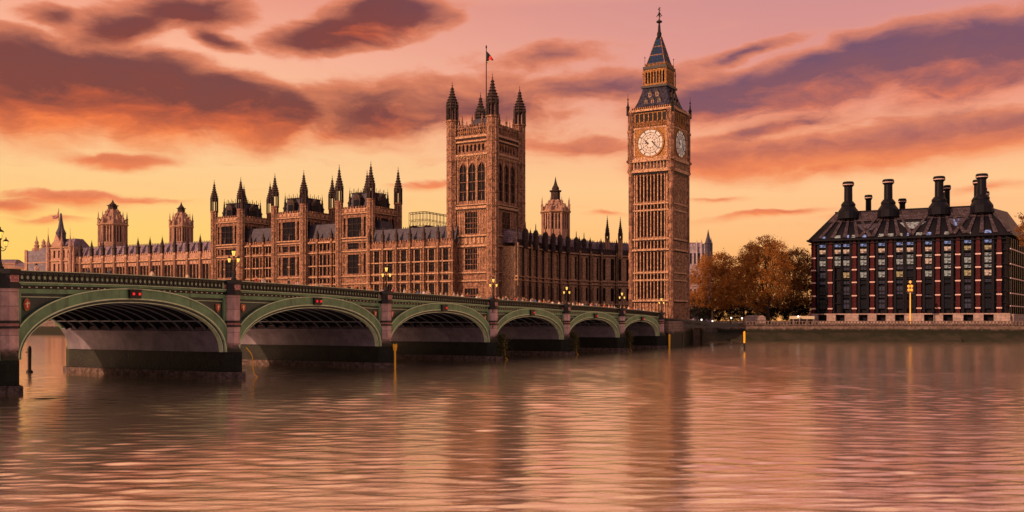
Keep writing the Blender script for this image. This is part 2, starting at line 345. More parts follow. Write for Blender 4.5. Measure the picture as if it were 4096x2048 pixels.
mx = t.node('ShaderNodeMixShader'); t.l.new(t.rng(fr_.outputs[0], .12, .34, .62, 1.0, False), mx.inputs[0]); t.l.new(df.outputs[0], mx.inputs[1]); t.l.new(gs.outputs[0], mx.inputs[2])
t.l.new(mx.outputs[0], [x for x in t.n if x.type == 'OUTPUT_MATERIAL'][0].inputs[0])
# the river surface: real waves near the viewer and round the bridge, flat sheet beyond
import numpy as np
rs = np.random.RandomState(4)
ys = [6.]
while ys[-1] < 430: ys.append(ys[-1]+max(.10, ys[-1]*.0040))
ys = np.array(ys); xs = np.concatenate([np.linspace(-330, -62, 130)[:-1], np.linspace(-62, 62, 330)[:-1], np.linspace(62, 330, 130)]); XX, YY = np.meshgrid(xs, ys)
ZZ = np.zeros_like(XX); dyy = np.gradient(ys)[:, None]
for k in range(80):
    lam = 10**rs.uniform(-.45, .50); th = rs.normal(0, .42)+R(90); kx, ky = 2*PI/lam*math.cos(th), 2*PI/lam*math.sin(th)
    amp = lam*WAVE*rs.uniform(.6, 1.3)*(1 if lam < 1.4 else .62)*np.clip((lam/dyy-2.2)/2.5, 0, 1)
    ZZ += amp*np.sin(kx*XX+ky*YY+rs.uniform(0, 6.28)+.9*np.sin(XX*.021*rs.uniform(.5, 1.5)+rs.uniform(0, 6)))
calm_ = np.zeros_like(XX)
for k in range(9): calm_ += np.sin(XX*rs.uniform(.004, .03)+YY*rs.uniform(.02, .16)+rs.uniform(0, 6.28)+1.3*np.sin(YY*.03+XX*.01*k))
ZZ *= np.clip(.9+.12*calm_, .45, 1.4)
edge = np.minimum(np.minimum((XX+330)/20, (330-XX)/20), np.minimum((YY-6)/4, (430-YY)/20)); ZZ *= np.clip(edge, 0, 1)
nr, nc = XX.shape; co = np.stack([XX, YY, ZZ], -1).reshape(-1, 3)
ex_ = np.array([(-5000, -500, 0), (5000, -500, 0), (5000, 9000, 0), (-5000, 9000, 0)], float); nv = len(co); co = np.vstack([co, ex_])
ii = (np.arange(nr-1)[:, None]*nc+np.arange(nc-1)[None, :]).reshape(-1)
fq = np.stack([ii, ii+1, ii+nc+1, ii+nc], -1)
c00, c10, c11, c01 = 0, nc-1, nr*nc-1, (nr-1)*nc
fx_ = np.array([(nv, nv+1, c10, c00), (nv+1, nv+2, c11, c10), (nv+2, nv+3, c01, c11), (nv+3, nv, c00, c01)]); fq = np.vstack([fq, fx_])
me = bpy.data.meshes.new('river_water'); me.vertices.add(len(co)); me.vertices.foreach_set('co', co.reshape(-1)); me.loops.add(fq.size); me.loops.foreach_set('vertex_index', fq.reshape(-1).astype(np.int32))
me.polygons.add(len(fq)); me.polygons.foreach_set('loop_start', (np.arange(len(fq))*4).astype(np.int32)); me.polygons.foreach_set('use_smooth', [True]*len(fq)); me.materials.append(wm); me.update(calc_edges=True); me.validate()
setting(link('river_water', me))

BANK = [(-1500, 1120), (-330, 560), (-236, 506), (-146, 458), (-20, 384), (4, 335), (8, 263), (38.5, 251.2), (44, 263), (59, 328), (64, 342), (73, 352), (150, 335.5), (240, 317), (900, 240), (2500, 190)]
mb = MB(); mb.xy(BANK + [(3500, 9000), (-3500, 9000)], -2, 6.0); setting(mb.build('ground', ['paving']))
# river wall in front of the ground edge
mb = MB()
def wallrun(mb, a, b, th, z0, z1, m=0, off=0.):
    ax, ay = a; bx, by = b; L = math.hypot(bx-ax, by-ay); ang = math.atan2(by-ay, bx-ax)
    mb.at(FRM(ax, ay, ang)).box(0, L, -th-off, -off, z0, z1, m)
for i in (1, 2, 3): wallrun(mb, BANK[i], BANK[i+1], .8, -1, 6.9)
o = mb.build('river_wall', ['wall']); tag(o, 'stone river wall below the far palace terrace, seen through the first arch', 'wall')
rw = thing('river_wall', 'long low granite embankment wall with dark tidal stain between the clock tower and the office building', 'wall')
mb = MB()
for i in (11, 12, 13): wallrun(mb, BANK[i], BANK[i+1], .8, -1, 5.5)
mb.build('wall_face', ['wall'], rw)
mb = MB()
for i in (11, 12, 13):
    wallrun(mb, BANK[i], BANK[i+1], 1.3, 5.5, 5.75); wallrun(mb, BANK[i], BANK[i+1], 1.1, 6.75, 6.95)
    (ax, ay), (bx, by) = BANK[i], BANK[i+1]; L = min(math.hypot(bx-ax, by-ay), 120); mb.at(FRM(ax, ay, math.atan2(by-ay, bx-ax)))
    k = 0
    while k*1.05 < L:
        mb.box(k*1.05, k*1.05+(.75 if k % 12 == 0 else .4), -1.0, -.35, 5.75, 6.75); k += 1
mb.build('balustrade', ['wall'], rw)
mb = MB()   # sloping foreshore under the right hand wall
fs = [(64, 341), (73, 351.2), (150, 334.7), (240, 316.2)]; fo = [(66, 335), (76, 342), (149, 327), (239, 308.5)]
for i in range(3):
    a, b_, c, d = fs[i], fs[i+1], fo[i+1], fo[i]
    n = 14; vs = []; ff = []
    for k in range(n+1):
        for j in range(5):
            u, v = k/n, j/4; X = (a[0]*(1-u)+b_[0]*u)*(1-v)+(d[0]*(1-u)+c[0]*u)*v; Y = (a[1]*(1-u)+b_[1]*u)*(1-v)+(d[1]*(1-u)+c[1]*u)*v
            vs.append((X, Y, 2.9*(1-v)**1.5 - .35*v + (random.uniform(-.25, .25) if 0 < j < 4 else 0)))
    for k in range(n):
        for j in range(4): q = k*5+j; ff.append((q, q+1, q+6, q+5))
    mb.add(vs, ff)
setting(mb.build('foreshore', ['mud'], smooth=True))
# promontory with stairs beside the bridge end
st = thing('river_stairs', 'stone landing wall with a sloping stair flight at the end of the bridge', 'stairs', (0, 0, 0))
mb = MB(); wallrun(mb, (38.6, 251.2), (44, 263), .9, -1, 6.9); wallrun(mb, (44.2, 263.4), (59, 328), .9, -1, 6.6); wallrun(mb, (59.2, 328.4), (64, 342), .9, -1, 6.2); mb.build('landing_wall', ['wall'], st)
mb = MB()
for k in range(22): mb.at(FRM(56.2, 314, R(69))); mb.box(k*.62, (k+1)*.62-.001, -3.2, -1.1, -1, 5.9-k*.27)
mb.build('steps', ['palestone'], st)
mb = MB(FRM(56.2, 314, R(69))); mb.add([(0, -3.6, -1), (14.6, -3.6, -1), (14.6, -3.6, .5), (0, -3.6, 7.0), (0, -3.25, -1), (14.6, -3.25, -1), (14.6, -3.25, .5), (0, -3.25, 7.0)],
       [(0, 1, 2, 3), (7, 6, 5, 4), (3, 2, 6, 7), (0, 4, 5, 1), (1, 5, 6, 2), (0, 3, 7, 4)]); mb.build('stair_wall', ['wall'], st)

# ------------------------------------------------------------------ the bridge
BX, BY = px(30, 96.1), 96.1
EX, EY = px(2640, 250.6), 250.6
BL = math.hypot(EX-BX, EY-BY); BA = math.atan2(EY-BY, EX-BX); UT = BL/6; BW = 29.
def ts(x): return (x-30)/(1143-.268*x)
PS = [-1., 0.] + [ts(x) for x in (925, 1537, 1966, 2260, 2482, 2640)]
PS = [q*UT for q in PS]
TZ = [11.75, 11.92, 11.93, 11.36, 10.82, 10.28, 9.82, 9.05]
def ztop(s):
    if s <= PS[0]: return TZ[0]
    for i in range(len(PS)-1):
        if s <= PS[i+1]:
            u = (s-PS[i])/(PS[i+1]-PS[i]); return TZ[i]*(1-u)+TZ[i+1]*u + .10*math.sin(PI*u)
    return TZ[-1]-(s-PS[-1])*.05
CROWN = [9.4, 9.45, 9.2, 8.85, 8.25, 7.85, 7.35]        # underside of each arch at its crown
ZS = 3.2
br = thing('arch_bridge', 'long green iron arch bridge on pinkish granite piers crossing the river', 'bridge', (BX, BY, 0), BA)
def curve(s0, s1, off, n=None):
    n = n or max(2, int((s1-s0)/1.5)); return [(s0+(s1-s0)*i/n, ztop(s0+(s1-s0)*i/n)+off) for i in range(n+1)]
lampm = None
def shield(parent, x, z, y, kind):
    mb = MB(); pts = [(-.38, .45), (-.38, -.1), (-.2, -.42), (0, -.6), (.2, -.42), (.38, -.1), (.38, .45)] if kind else [(.36*math.cos(a*PI/8), .62*math.sin(a*PI/8)) for a in range(16)]
    mb.xz([(x+a*1.0, z+b) for a, b in pts], y-.09, y, 0); mb.xz([(x+a*.72, z+b*.72) for a, b in pts], y-.12, y-.09, 1)
    mb.xz([(x-.06, z-.3), (x+.06, z-.3), (x+.06, z+.3), (x-.06, z+.3)], y-.15, y-.12, 2); mb.xz([(x-.22, z+.02), (x+.22, z+.12), (x+.22, z+.22), (x-.22, z+.12)], y-.165, y-.15, 2)
    o = mb.build('shield', ['gilt_lit', 'red', 'cream'], parent)
for i in range(len(PS)-1):
    s0, s1 = PS[i], PS[i+1]; hw = .95; a0, a1 = s0+hw, s1-hw; mid = (a0+a1)/2; A = (a1-a0)/2; rise = CROWN[i]-ZS
    def arc(off, th0=0, th1=PI, n=48, zmin=None):
        pts = []
        for k in range(n+1):
            th = th0+(th1-th0)*k/n; c, s_ = math.cos(th), math.sin(th)
            cc = math.copysign(abs(c)**.92, c); x = mid-A*cc; z = ZS+rise*s_**.92
            nx, nz = -c/A, s_/rise; L = math.hypot(nx, nz) or 1
            X = min(max(x+nx/L*off, a0), a1); pts.append((X, z+nz/L*off))
        return pts
    sp = MB(); sp.strip(curve(a0, a1, -1.8), curve(a0, a1, -1.45), -.02, 1., 2)     # black band of the cornice
    # spandrel field, recessed and dark, between ring and cornice
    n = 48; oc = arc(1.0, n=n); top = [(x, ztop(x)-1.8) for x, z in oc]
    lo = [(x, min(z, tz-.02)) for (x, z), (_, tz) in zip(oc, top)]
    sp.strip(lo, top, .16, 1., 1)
    tb = curve(a0, a1, -2.25); sp.strip(tb, curve(a0, a1, -1.8), -.10, .16, 0)       # green top rail of the spandrel frame
    for sx, sg in ((a0, 1), (a1, -1)):
        x0, x1 = sorted((sx, sx+sg*.42)); zt = ztop(sx)-2.25
        sp.box(x0, x1, -.10, .16, ZS+1.2, zt)
        L = A*.80; x0, x1 = sorted((sx+sg*.42, sx+sg*L))
        sp.strip([(x0, ztop(x0)-2.62), (x1, ztop(x1)-2.62)], [(x0, ztop(x0)-2.55), (x1, ztop(x1)-2.55)], .08, .16, 3)
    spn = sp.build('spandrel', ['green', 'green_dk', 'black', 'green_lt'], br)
    rg = MB(); rg.strip(arc(.0), arc(1.02), -.22, .5, 0); rg.strip(arc(.97), arc(1.07), -.30, -.22, 1)
    rg.strip(arc(-.14), arc(0), -.26, .5, 1); rg.strip(arc(-.40), arc(-.14), .02, .6, 2); rg.strip(arc(-.48), arc(-.40), -.06, .6, 1)
    rg.build('arch_ring', ['green', 'green_lt', 'green_dk'], br)
    # underside: painted haunches below, near-black deck above
    th = math.asin(min(1, ((6.1-ZS)/rise))**(1/.92))
    vt = MB(); 
    for (q0, q1) in ((0, th), (PI-th, PI)): vt.strip(arc(-.50, q0, q1, 10), arc(-.05, q0, q1, 10), .6, BW-.6, 0)
    vt.build('haunch_panel', ['panel'], br)
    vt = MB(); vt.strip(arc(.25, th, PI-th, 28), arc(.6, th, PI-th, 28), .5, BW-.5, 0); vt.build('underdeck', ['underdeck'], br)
    rb = MB(); k = 1.6
    while k < BW-1: rb.strip(arc(-.42, th, PI-th, 28), arc(-.28, th, PI-th, 28), k, k+.07, 0); rb.strip(arc(-.28, th, PI-th, 20), arc(.24, th, PI-th, 20), k+.03, k+.11, 1); k += 2.15
    for q in (.10, .90):
        j = th+(PI-2*th)*q; pt = arc(-.36, j, j+.001, 1)[0]; rb.box(pt[0]-.06, pt[0]+.06, .7, BW-.7, pt[1]-.06, pt[1]+.1, 0)
    rb.build('rib', ['rib', 'underdeck'], br)
    # far face, plain
    fr = MB(); fr.strip(arc(0), arc(1.1), BW-.4, BW+.2, 0); fr.strip([(x, min(z, tz-.02)) for (x, z), (_, tz) in zip(arc(1.0), top)], top, BW-.7, BW-.05, 1)
    fr.strip(curve(a0, a1, -1.8), curve(a0, a1, -.0), BW-.05, BW+.25, 0); fr.build('far_spandrel', ['green', 'green_dk'], br)
    # parapet: rail, pierced tracery over a pale backing, green cornice, bead row
    pp = MB(); pp.strip(curve(a0, a1, -.30), curve(a0, a1, -.06), -.22, .28, 2); pp.strip(curve(a0, a1, -.06), curve(a0, a1, 0), -.26, .32, 3)
    pp.strip(curve(a0, a1, -1.12), curve(a0, a1, -1.05), -.14, .2, 2)
    pp.strip(curve(a0, a1, -1.45), curve(a0, a1, -1.12), -.20, .25, 0); pp.strip(curve(a0, a1, -1.20), curve(a0, a1, -1.14), -.24, -.20, 3)
    pp.strip(curve(a0, a1, -1.05), curve(a0, a1, -.30), .10, .16, 1)
    pp.build('parapet', ['green', 'green_lt', 'black', 'green_lt'], br)
    tr = MB(); s = a0+.3
    while s < a1-.3:
        z = ztop(s); tr.box(s-.035, s+.035, -.08, .08, z-1.05, z-.30)
        if s+.62 < a1:
            zc = ztop(s+.31)-.68
            for q in range(8):
                p0 = (s+.31+.2*math.cos(q*PI/4), zc+.22*math.sin(q*PI/4)); p1 = (s+.31+.2*math.cos((q+1)*PI/4), zc+.22*math.sin((q+1)*PI/4))
                o0 = (s+.31+.30*math.cos(q*PI/4), zc+.36*math.sin(q*PI/4)); o1 = (s+.31+.30*math.cos((q+1)*PI/4), zc+.36*math.sin((q+1)*PI/4))
                tr.add([(p0[0], -.05, p0[1]), (p1[0], -.05, p1[1]), (o1[0], -.05, o1[1]), (o0[0], -.05, o0[1]), (p0[0], .05, p0[1]), (p1[0], .05, p1[1]), (o1[0], .05, o1[1]), (o0[0], .05, o0[1])],
                       [(0, 3, 2, 1), (4, 5, 6, 7), (0, 1, 5, 4), (3, 7, 6, 2)])
        s += .62
    tr.build('parapet_tracery', ['black'], br)
    bd = MB(); s = a0+.5
    while s < a1-.3: z = ztop(s)-1.64; bd.lathe(s, -.08, [(.03, z-.07), (.1, z-.04), (.1, z+.04), (.03, z+.07)], 6); s += .8
    bd.build('bead_row', ['cream'], br)
    # crown boss with its navigation lights
    c = mid; z = ztop(c); bo = MB(); bo.box(c-.75, c+.75, -.55, -.23, z-2.6, z-1.65); bo.box(c-.85, c+.85, -.62, -.2, z-1.72, z-1.6)
    bo.build('crown_boss', ['black'], br)
    for dx in ((-.38, .42) if i in (1, 2) else (.3,)):
        lp = MB(FRM(0, 0)); lp.lathe(c+dx, -.66, [(.05, z-2.25), (.12, z-2.22), (.14, z-2.1), (.12, z-2.0), (.05, z-1.95)], 10); lp.build('navigation_light', ['redlamp'], br)
    if i > 0:
        shield(spn, a0+1.15, ztop(a0)-3.35 if i == 1 else ztop(a0)-3.3, .12, 0 if i == 1 else 1); shield(spn, a1-1.15, ztop(a1)-3.35, .12, 1)
# piers
for i, s in enumerate(PS):
    zt = ztop(s); hw = .95; end = i == len(PS)-1
    ph = MB()
    oct_ = lambda h, pr: [(s-h, .6), (s-h, -pr*.35), (s-h*.5, -pr), (s+h*.5, -pr), (s+h, -pr*.35), (s+h, .6)]
    ph.xy(oct_(hw, 1.0), 4.1, 6.25, 0); ph.xy(oct_(hw, 1.0), 7.0, zt-1.8, 0)
    ph.xy(oct_(hw+.12, 1.14), 6.25, 6.48, 1); ph.xy(oct_(hw+.02, 1.02), 6.48, 6.75, 2); ph.xy(oct_(hw+.12, 1.14), 6.75, 7.0, 1)
    ph.xy(oct_(hw+.14, 1.2), zt-1.8, zt-1.32, 1)
    ph.xy(oct_(hw+.02, 1.04), zt-1.32, zt-.42, 1); ph.box(s-hw*.48, s+hw*.48, -1.1, -1.03, zt-1.2, zt-.52, 2)
    for sg in (-1,): ph.add([(s+sg*(hw+.05), -.2, zt-1.2), (s+sg*(hw+.05), .25, zt-1.2), (s+sg*(hw+.05), .25, zt-.52), (s+sg*(hw+.05), -.2, zt-.52)], [(0, 1, 2, 3)], 2)
    ph.xy(oct_(hw+.16, 1.25), zt-.42, zt+.06, 1)
    ph.build('pier_shaft', ['granite', 'black', 'red_panel'], br)
    ba = MB(); b2 = 1.15
    # flare and cutwater
    def cut(h, pr): return [(s-h, .3), (s, -pr), (s+h, .3), (s+h, BW-.3), (s, BW+pr), (s-h, BW-.3)]
    ba.xy(cut(b2, 1.8), -2, 3.2, 1)
    lo_, hi_ = cut(b2, 1.8), [(s-hw, .0), (s, -1.0), (s+hw, .0), (s+hw, BW), (s, BW+1.0), (s-hw, BW)]
    ba.add([(x, y, 3.2) for x, y in lo_]+[(x, y, 4.15) for x, y in hi_], [(k, (k+1) % 6, 6+(k+1) % 6, 6+k) for k in range(6)]+[(6, 7, 8, 9, 10, 11)], 0)
    ba.build('pier_base', ['granite', 'algae'], br)
    ft = MB(); ft.xy(cut(b2+.3, 2.4), -2, .75, 0); ft.build('footing', ['rubble'], br)
    if 0 < i: pb = MB(); pb.box(s-hw+.03, s+hw-.03, .6, BW, 3.2, zt-2.2); pb.build('pier_wall', ['granite'], br)
# deck with pavements, kerbs and a centre line
L0, L1 = PS[0], PS[-1]+40
dk = MB(); cv = curve(L0, L1, -1.75, 90); dk.strip(cv, [(x, z+.55) for x, z in cv], .3, BW, 0); dk.build('deck', ['road'], br)
for (y0, y1) in ((.35, 4.2), (BW-4.2, BW-.1)):
    d2 = MB(); d2.strip(curve(L0, PS[-1], -1.2, 80), curve(L0, PS[-1], -1.06, 80), y0, y1, 0); d2.build('pavement', ['palestone'], br)
ln = MB(); s = L0
while s < PS[-1]-4: ln.strip([(s, ztop(s)-1.196), (s+3, ztop(s+3)-1.196)], [(s, ztop(s)-1.19), (s+3, ztop(s+3)-1.19)], BW/2-.08, BW/2+.08); s += 6
ln.build('lane_marking', ['cream'], br)
# road on the land behind the bridge end
BM = FRM(BX, BY, BA)
def bpt(s, y, z): v = BM @ Vector((s, y, z)); return v
rd = MB(BM); e0 = PS[-1]; rd.add([(e0-.2, .3, ztop(e0)-1.2), (e0-.2, BW, ztop(e0)-1.2), (e0+70, BW, 6.02), (e0+70, .3, 6.02), (e0-.2, .3, 5), (e0-.2, BW, 5), (e0+70, BW, 5), (e0+70, .3, 5)],
      [(0, 3, 2, 1), (0, 4, 7, 3), (3, 7, 6, 2), (2, 6, 5, 1), (1, 5, 4, 0)]); setting(rd.build('road', ['road']))

# ------------------------------------------------------------------ bridge lamps (one on every pier)
def bridge_lamp(label):
    r = thing('street_lamp', label, 'street lamp', group='triple lantern lamps on the bridge piers')
    m_ = MB(); m_.lathe(0, 0, [(.34, 0), (.34, .2), (.22, .3), (.16, .6), (.1, .75), (.08, 2.0), (.12, 2.1), (.07, 2.2), (.06, 2.75), (.13, 2.82), (.13, 2.9)], 8)
    m_.build('post', ['iron'], r)
    for sx in (-1, 1):
        a = MB(); a.tube([(sx*.04, 0, 1.75), (sx*.3, 0, 1.72), (sx*.52, 0, 1.9), (sx*.55, 0, 2.12)], .04); a.tube([(sx*.04, 0, 2.1), (sx*.3, 0, 1.95)], .03); a.build('arm', ['iron'], r)
    me = None
    for (x, z, k) in ((0, 2.9, 1.), (-.55, 2.12, .8), (.55, 2.12, .8)):
        g = MB(FRM(x, 0, 0, z) @ Matrix.Scale(k, 4)); g.lathe(0, 0, [(.13, .02), (.27, .62)], 6)
        lo = g.build('lantern', ['lamp_y'], r)
        c = MB(FRM(x, 0, 0, z) @ Matrix.Scale(k, 4)); c.lathe(0, 0, [(.33, .62), (.33, .68), (.2, .82), (.08, .9), (.05, 1.0), (.07, 1.06), (.01, 1.14)], 6)
        for q in range(6):
            an = PI/6+q*PI/3; c.tube([(.13*math.cos(an), .13*math.sin(an), 0), (.28*math.cos(an), .28*math.sin(an), .64)], .018, 4)
        c.lathe(0, 0, [(.05, -.04), (.15, 0), (.15, .03)], 6); c.build('lantern_cap', ['iron'], lo)
    return r
LB = ['dark triple lantern lamp against the yellow sky at the left edge of the bridge', 'lit triple lantern lamp above the pier between the first and second full arches',
      'lit triple lantern lamp above the pier in front of the palace river front', 'lit triple lantern lamp in front of the foot of the great square tower',
      'small lit bridge lamp in front of the curved palace wing', 'small lit bridge lamp beside the foot of the clock tower', 'smallest bridge lamp on the end pier by the clock tower']
L = None
for i, s in enumerate(PS[1:]):
    L = bridge_lamp(LB[0]) if L is None else copy_tree(L)
    off = -.45 if i else 0
    v = bpt(s+(-.75 if i == 0 else 0), off, ztop(s)+.06); L.location = v; L.rotation_euler = (0, 0, BA-R(60)); L['label'] = LB[i]
# ------------------------------------------------------------------ gothic kit
_wc = {}
def window_mesh(w, h, nm=1, nt=1, arch=False, fr='stone_dk', gl='glass'):
    key = (round(w, 2), round(h, 2), nm, nt, arch, fr, gl)
    if key in _wc: return _wc[key]
    m_ = MB(); m_.box(0, w, .55, .62, 0, h, 0)
    bw = min(.16, w*.10)
    for k in range(1, nm+1): x = w*k/(nm+1); m_.box(x-bw/2, x+bw/2, .25, .54, 0, h, 1)
    for k in range(1, nt+1): z = h*k/(nt+1); m_.box(0, w, .30, .54, z-bw*.6, z+bw*.6, 1)
    if arch:
        n = 8; r = w
        pts = lambda sg: [((w if sg > 0 else 0), h+.01)] + [((w-r+r*math.cos(a) if sg > 0 else r-r*math.cos(a)), h-w*.86+r*math.sin(a)) for a in [R(60)*k/n for k in range(n, -1, -1)]]
        for sg in (1, -1): m_.xz(pts(sg), .02, .5, 1)
    me = m_.mesh('window', [gl, fr]); _wc[key] = me; return me
def add_window(root, mx, w, h, *a, **k): return link('window', window_mesh(w, h, *a, **k), root, mx)
def grid_wall(mb, cols, rows, W, z0, z1, d=.7, m=0, u0=0.):
    """masonry around a grid of openings, in the frame held by mb; y=0 is the outer face"""
    x = u0
    for (a, b) in list(cols)+[(W, W)]:
        if a > x+1e-4: mb.box(x, a, 0, d, z0, z1, m)
        x = b
    for (a, b) in cols:
        z = z0
        for (c, e) in list(rows)+[(z1, z1)]:
            if c > z+1e-4: mb.box(a, b, .04, d, z, c, m)
            z = e
def fill_windows(root, fr, cols, rows, spec):
    for (a, b) in cols:
        for j, (c, e) in enumerate(rows):
            nm, nt, ar = spec[j % len(spec)]; add_window(root, fr @ Matrix.Translation((a, 0, c)), b-a, e-c, nm, nt, ar)
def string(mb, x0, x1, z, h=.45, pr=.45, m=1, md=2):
    mb.box(x0, x1, -pr, .02, z-h/2, z+h/2, m); mb.box(x0, x1, -pr*.55, .02, z-h*1.15, z-h/2-.002, md)  # second box: dark strip painting in the shade under the ledge
def crenel(mb, x0, x1, z, h=1.2, step=1.6, th=.5, m=0):
    x = x0
    while x < x1-.3: mb.box(x, min(x+step*.55, x1), -.1, th, z, z+h, m); x += step
def spire_prof(r, z0, z1, n=7, k=.34):
    """ogee spire outline with crocket knobs"""
    pr = [(r*.8, z0-.01), (r*1.12, z0), (r*1.12, z0+(z1-z0)*.03)]
    for i in range(n):
        u = .05+.72*i/n; rr = r*((1-u)**1.3*.86+.20*math.sin(min(1, u*2.4)*PI))+.07
        pr += [(rr, z0+(z1-z0)*u), (rr+r*k*(1-u*.7), z0+(z1-z0)*(u+.03))]
    pr += [(.10, z0+(z1-z0)*.80), (.34*min(1, r), z0+(z1-z0)*.83), (.10, z0+(z1-z0)*.86), (.07, z0+(z1-z0)*.91), (.2*min(1, r), z0+(z1-z0)*.93), (.05, z0+(z1-z0)*.95), (.03, z1)]
    return pr
def make_turret(root, x, y, r, z0, zl0, zl1, zt, m='stone_dk', mb_='stone', name='turret'):
    """octagonal corner turret: shaft, open lantern of thin columns, crocketed spire"""
    s = MB(); pr = [(r, z0)]; z = z0
    while z < zl0-6: pr += [(r, z+4.6), (r*1.1, z+4.7), (r*1.1, z+5.1), (r, z+5.2)]; z += 5.2
    pr += [(r, zl0-.8), (r*1.22, zl0-.6), (r*1.22, zl0)]
    s.lathe(0, 0, pr, 8, 0)
    for k in range(8):
        a = PI/8+k*PI/4; s.tube([(r*1.0*math.cos(a), r*1.0*math.sin(a), z0), (r*1.0*math.cos(a), r*1.0*math.sin(a), zl0-.7)], .17, 4, 1)
    t_ = s.build(name, [mb_, 'stone_lt'], root); t_.location = (x, y, 0)
    l = MB()
    for k in range(8):
        a = PI/8+k*PI/4; l.cbox(r*.86*math.cos(a), r*.86*math.sin(a), zl0, zl1, r*.22, m=0); l.lathe(r*1.1*math.cos(a), r*1.1*math.sin(a), [(.16, zl0), (.13, zl1+.2), (.2, zl1+.3), (.02, zl1+r*1.3)], 4)
    l.lathe(0, 0, [(r*.9, zl1-.4), (r*1.15, zl1), (r*1.15, zl1+.35), (r*.8, zl1+.4)], 8)
    l.build('lantern_stage', [m], t_)
    p = MB(); p.lathe(0, 0, spire_prof(r*.92, zl1+.35, zt), 8); p.build('spire', [m], t_)
    return t_
def pinnacle_mesh(w, h, m='stone_dk', n=4):
    p = MB(); p.lathe(0, 0, [(w*.62, 0), (w*.62, h*.38), (w*.8, h*.40), (w*.8, h*.44), (w*.5, h*.46), (w*.34, h*.58), (w*.42, h*.60), (w*.24, h*.70), (w*.30, h*.72), (w*.13, h*.82), (w*.20, h*.85), (w*.06, h*.88), (w*.04, h)], 4 if n == 4 else 8)
    return p.mesh('pinnacle', [m])
def buttress_mesh(z0, z1, w=1., d=.9, lev=(), m='stone', top=None):
    b = MB(); b.box(-w/2, w/2, -d, .02, z0, z0+(z1-z0)*.45); b.box(-w*.44, w*.44, -d*.82, .02, z0+(z1-z0)*.45, z1)
    for e in (-.28, .28): b.box((e-.05)*w, (e+.05)*w, -d-.08, -d*.8, z0, z1-1.2, 1)
    for z in lev: b.box(-w/2-.1, w/2+.1, -d-.22, .02, z-.25, z+.25, 1)
    return b.mesh('buttress', [m, 'stone_lt'])

def wing(root, fr, L, nb, spec, st='stone', tracery=True):
    """one straight run of the palace front. spec: z0, zc (cornice), rows, cols(fractions), parapet, roof"""
    z0, zc, zp, zr = spec['z0'], spec['zc'], spec['zp'], spec['zr']; bay = L/nb
    cols = []
    for i in range(nb):
        for (a, b) in spec['cols']: cols.append((i*bay+a*bay, i*bay+b*bay))
    rows = spec['rows']
    mb = MB(fr); grid_wall(mb, cols, rows, L, z0, zc)
    mb.box(0, L, .7, spec.get('depth', 14), z0, zc-.01)
    # carved ribs on the blank masonry
    x = .0
    for i in range(nb):
        for q in spec.get('ribs', ()):
            x = (i+q)*bay; mb.box(x-.09, x+.09, -.16, .0, z0, zc-.4, 1)
    mb.build('wall', [st, 'stone_lt', 'stone_dk'], root)
    sc_ = MB(fr)
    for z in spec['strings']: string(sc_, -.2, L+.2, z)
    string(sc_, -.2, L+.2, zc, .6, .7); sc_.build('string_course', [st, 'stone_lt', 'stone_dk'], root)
    pa = MB(fr); pa.box(0, L, -.05, .5, zc+.3, zp-1.0); crenel(pa, 0, L, zp-1.0, 1.0, 1.3)
    for i in range(nb*3): pa.box((i+.5)*bay/3-bay*.1, (i+.5)*bay/3+bay*.1, -.14, -.05, zc+.7, zp-1.3)
    pa.build('parapet', [spec.get('pm', st), 'stone_lt', 'stone_dk'], root)
    fill_windows(root, fr, cols, rows, spec['win'])
    bm_ = buttress_mesh(z0, zp-.4, spec.get('bw', 1.1), 1.1, spec['strings'], spec.get('bm', st)); pm_ = pinnacle_mesh(spec.get('pw', 1.25), spec.get('ph', 5.), spec.get('pinm', 'stone_dk'))
    for i in range(nb+1):
        if i == 0 and spec.get('skip0'): continue
        link('buttress', bm_, root, fr @ Matrix.Translation((i*bay, 0, 0))); link('pinnacle', pm_, root, fr @ Matrix.Translation((i*bay, -.4, zp-.4)))
    D = spec.get('depth', 14)
    rf = MB(fr); rf.add([(0, 1.2, zp-1.6), (L, 1.2, zp-1.6), (L, D-1, zp-1.6), (0, D-1, zp-1.6), (0, 3.2, zr), (L, 3.2, zr), (L, D-3.2, zr), (0, D-3.2, zr)],
                        [(0, 1, 5, 4), (1, 2, 6, 5), (2, 3, 7, 6), (3, 0, 4, 7), (4, 5, 6, 7), (0, 3, 2, 1)])
    n = int(L/1.1)
    for k in range(n): rf.box((k+.5)*L/n-.06, (k+.5)*L/n+.06, 3.1, 3.5, zr-.1, zr+.55)
    rf.build('roof', [spec.get('rm', 'slate')], root)

# palace front, laid on the line measured from the photo
PF = (-142.5, 476.0)
def upos(x):       # distance along the front (from PF) whose photo column is x
    k = (x-2048)/F; ex, ey = math.cos(PANG), math.sin(PANG)
    return (k*PF[1]-PF[0])/(ex-k*ey)
def ppt(u, v=0): return (PF[0]+u*math.cos(PANG)-v*math.sin(PANG), PF[1]+u*math.sin(PANG)+v*math.cos(PANG))
UA, UB, UC = upos(1505), upos(1835), upos(1987)
rA = thing('palace_wing', 'tall palace river front with an extra storey below the three turreted pavilions', 'building', (*ppt(0), 0), PANG, 'wings of the gothic palace')
wing(rA, FRM(0, 0), UA, 12, dict(z0=6, zc=41.6, zp=43.6, zr=50, rows=[(8, 13.8), (15, 22.2), (23.6, 25.6), (27.0, 36.2), (38, 40.9)], cols=[(.10, .31), (.36, .64), (.69, .90)], strings=[14.3, 22.9, 26.3, 31.2, 37.0],
     win=[(1, 1, False), (1, 1, False), (1, 0, False), (1, 1, False), (1, 0, False)], ribs=(.12, .36, .64, .88), ph=4.5, rm='slate'))
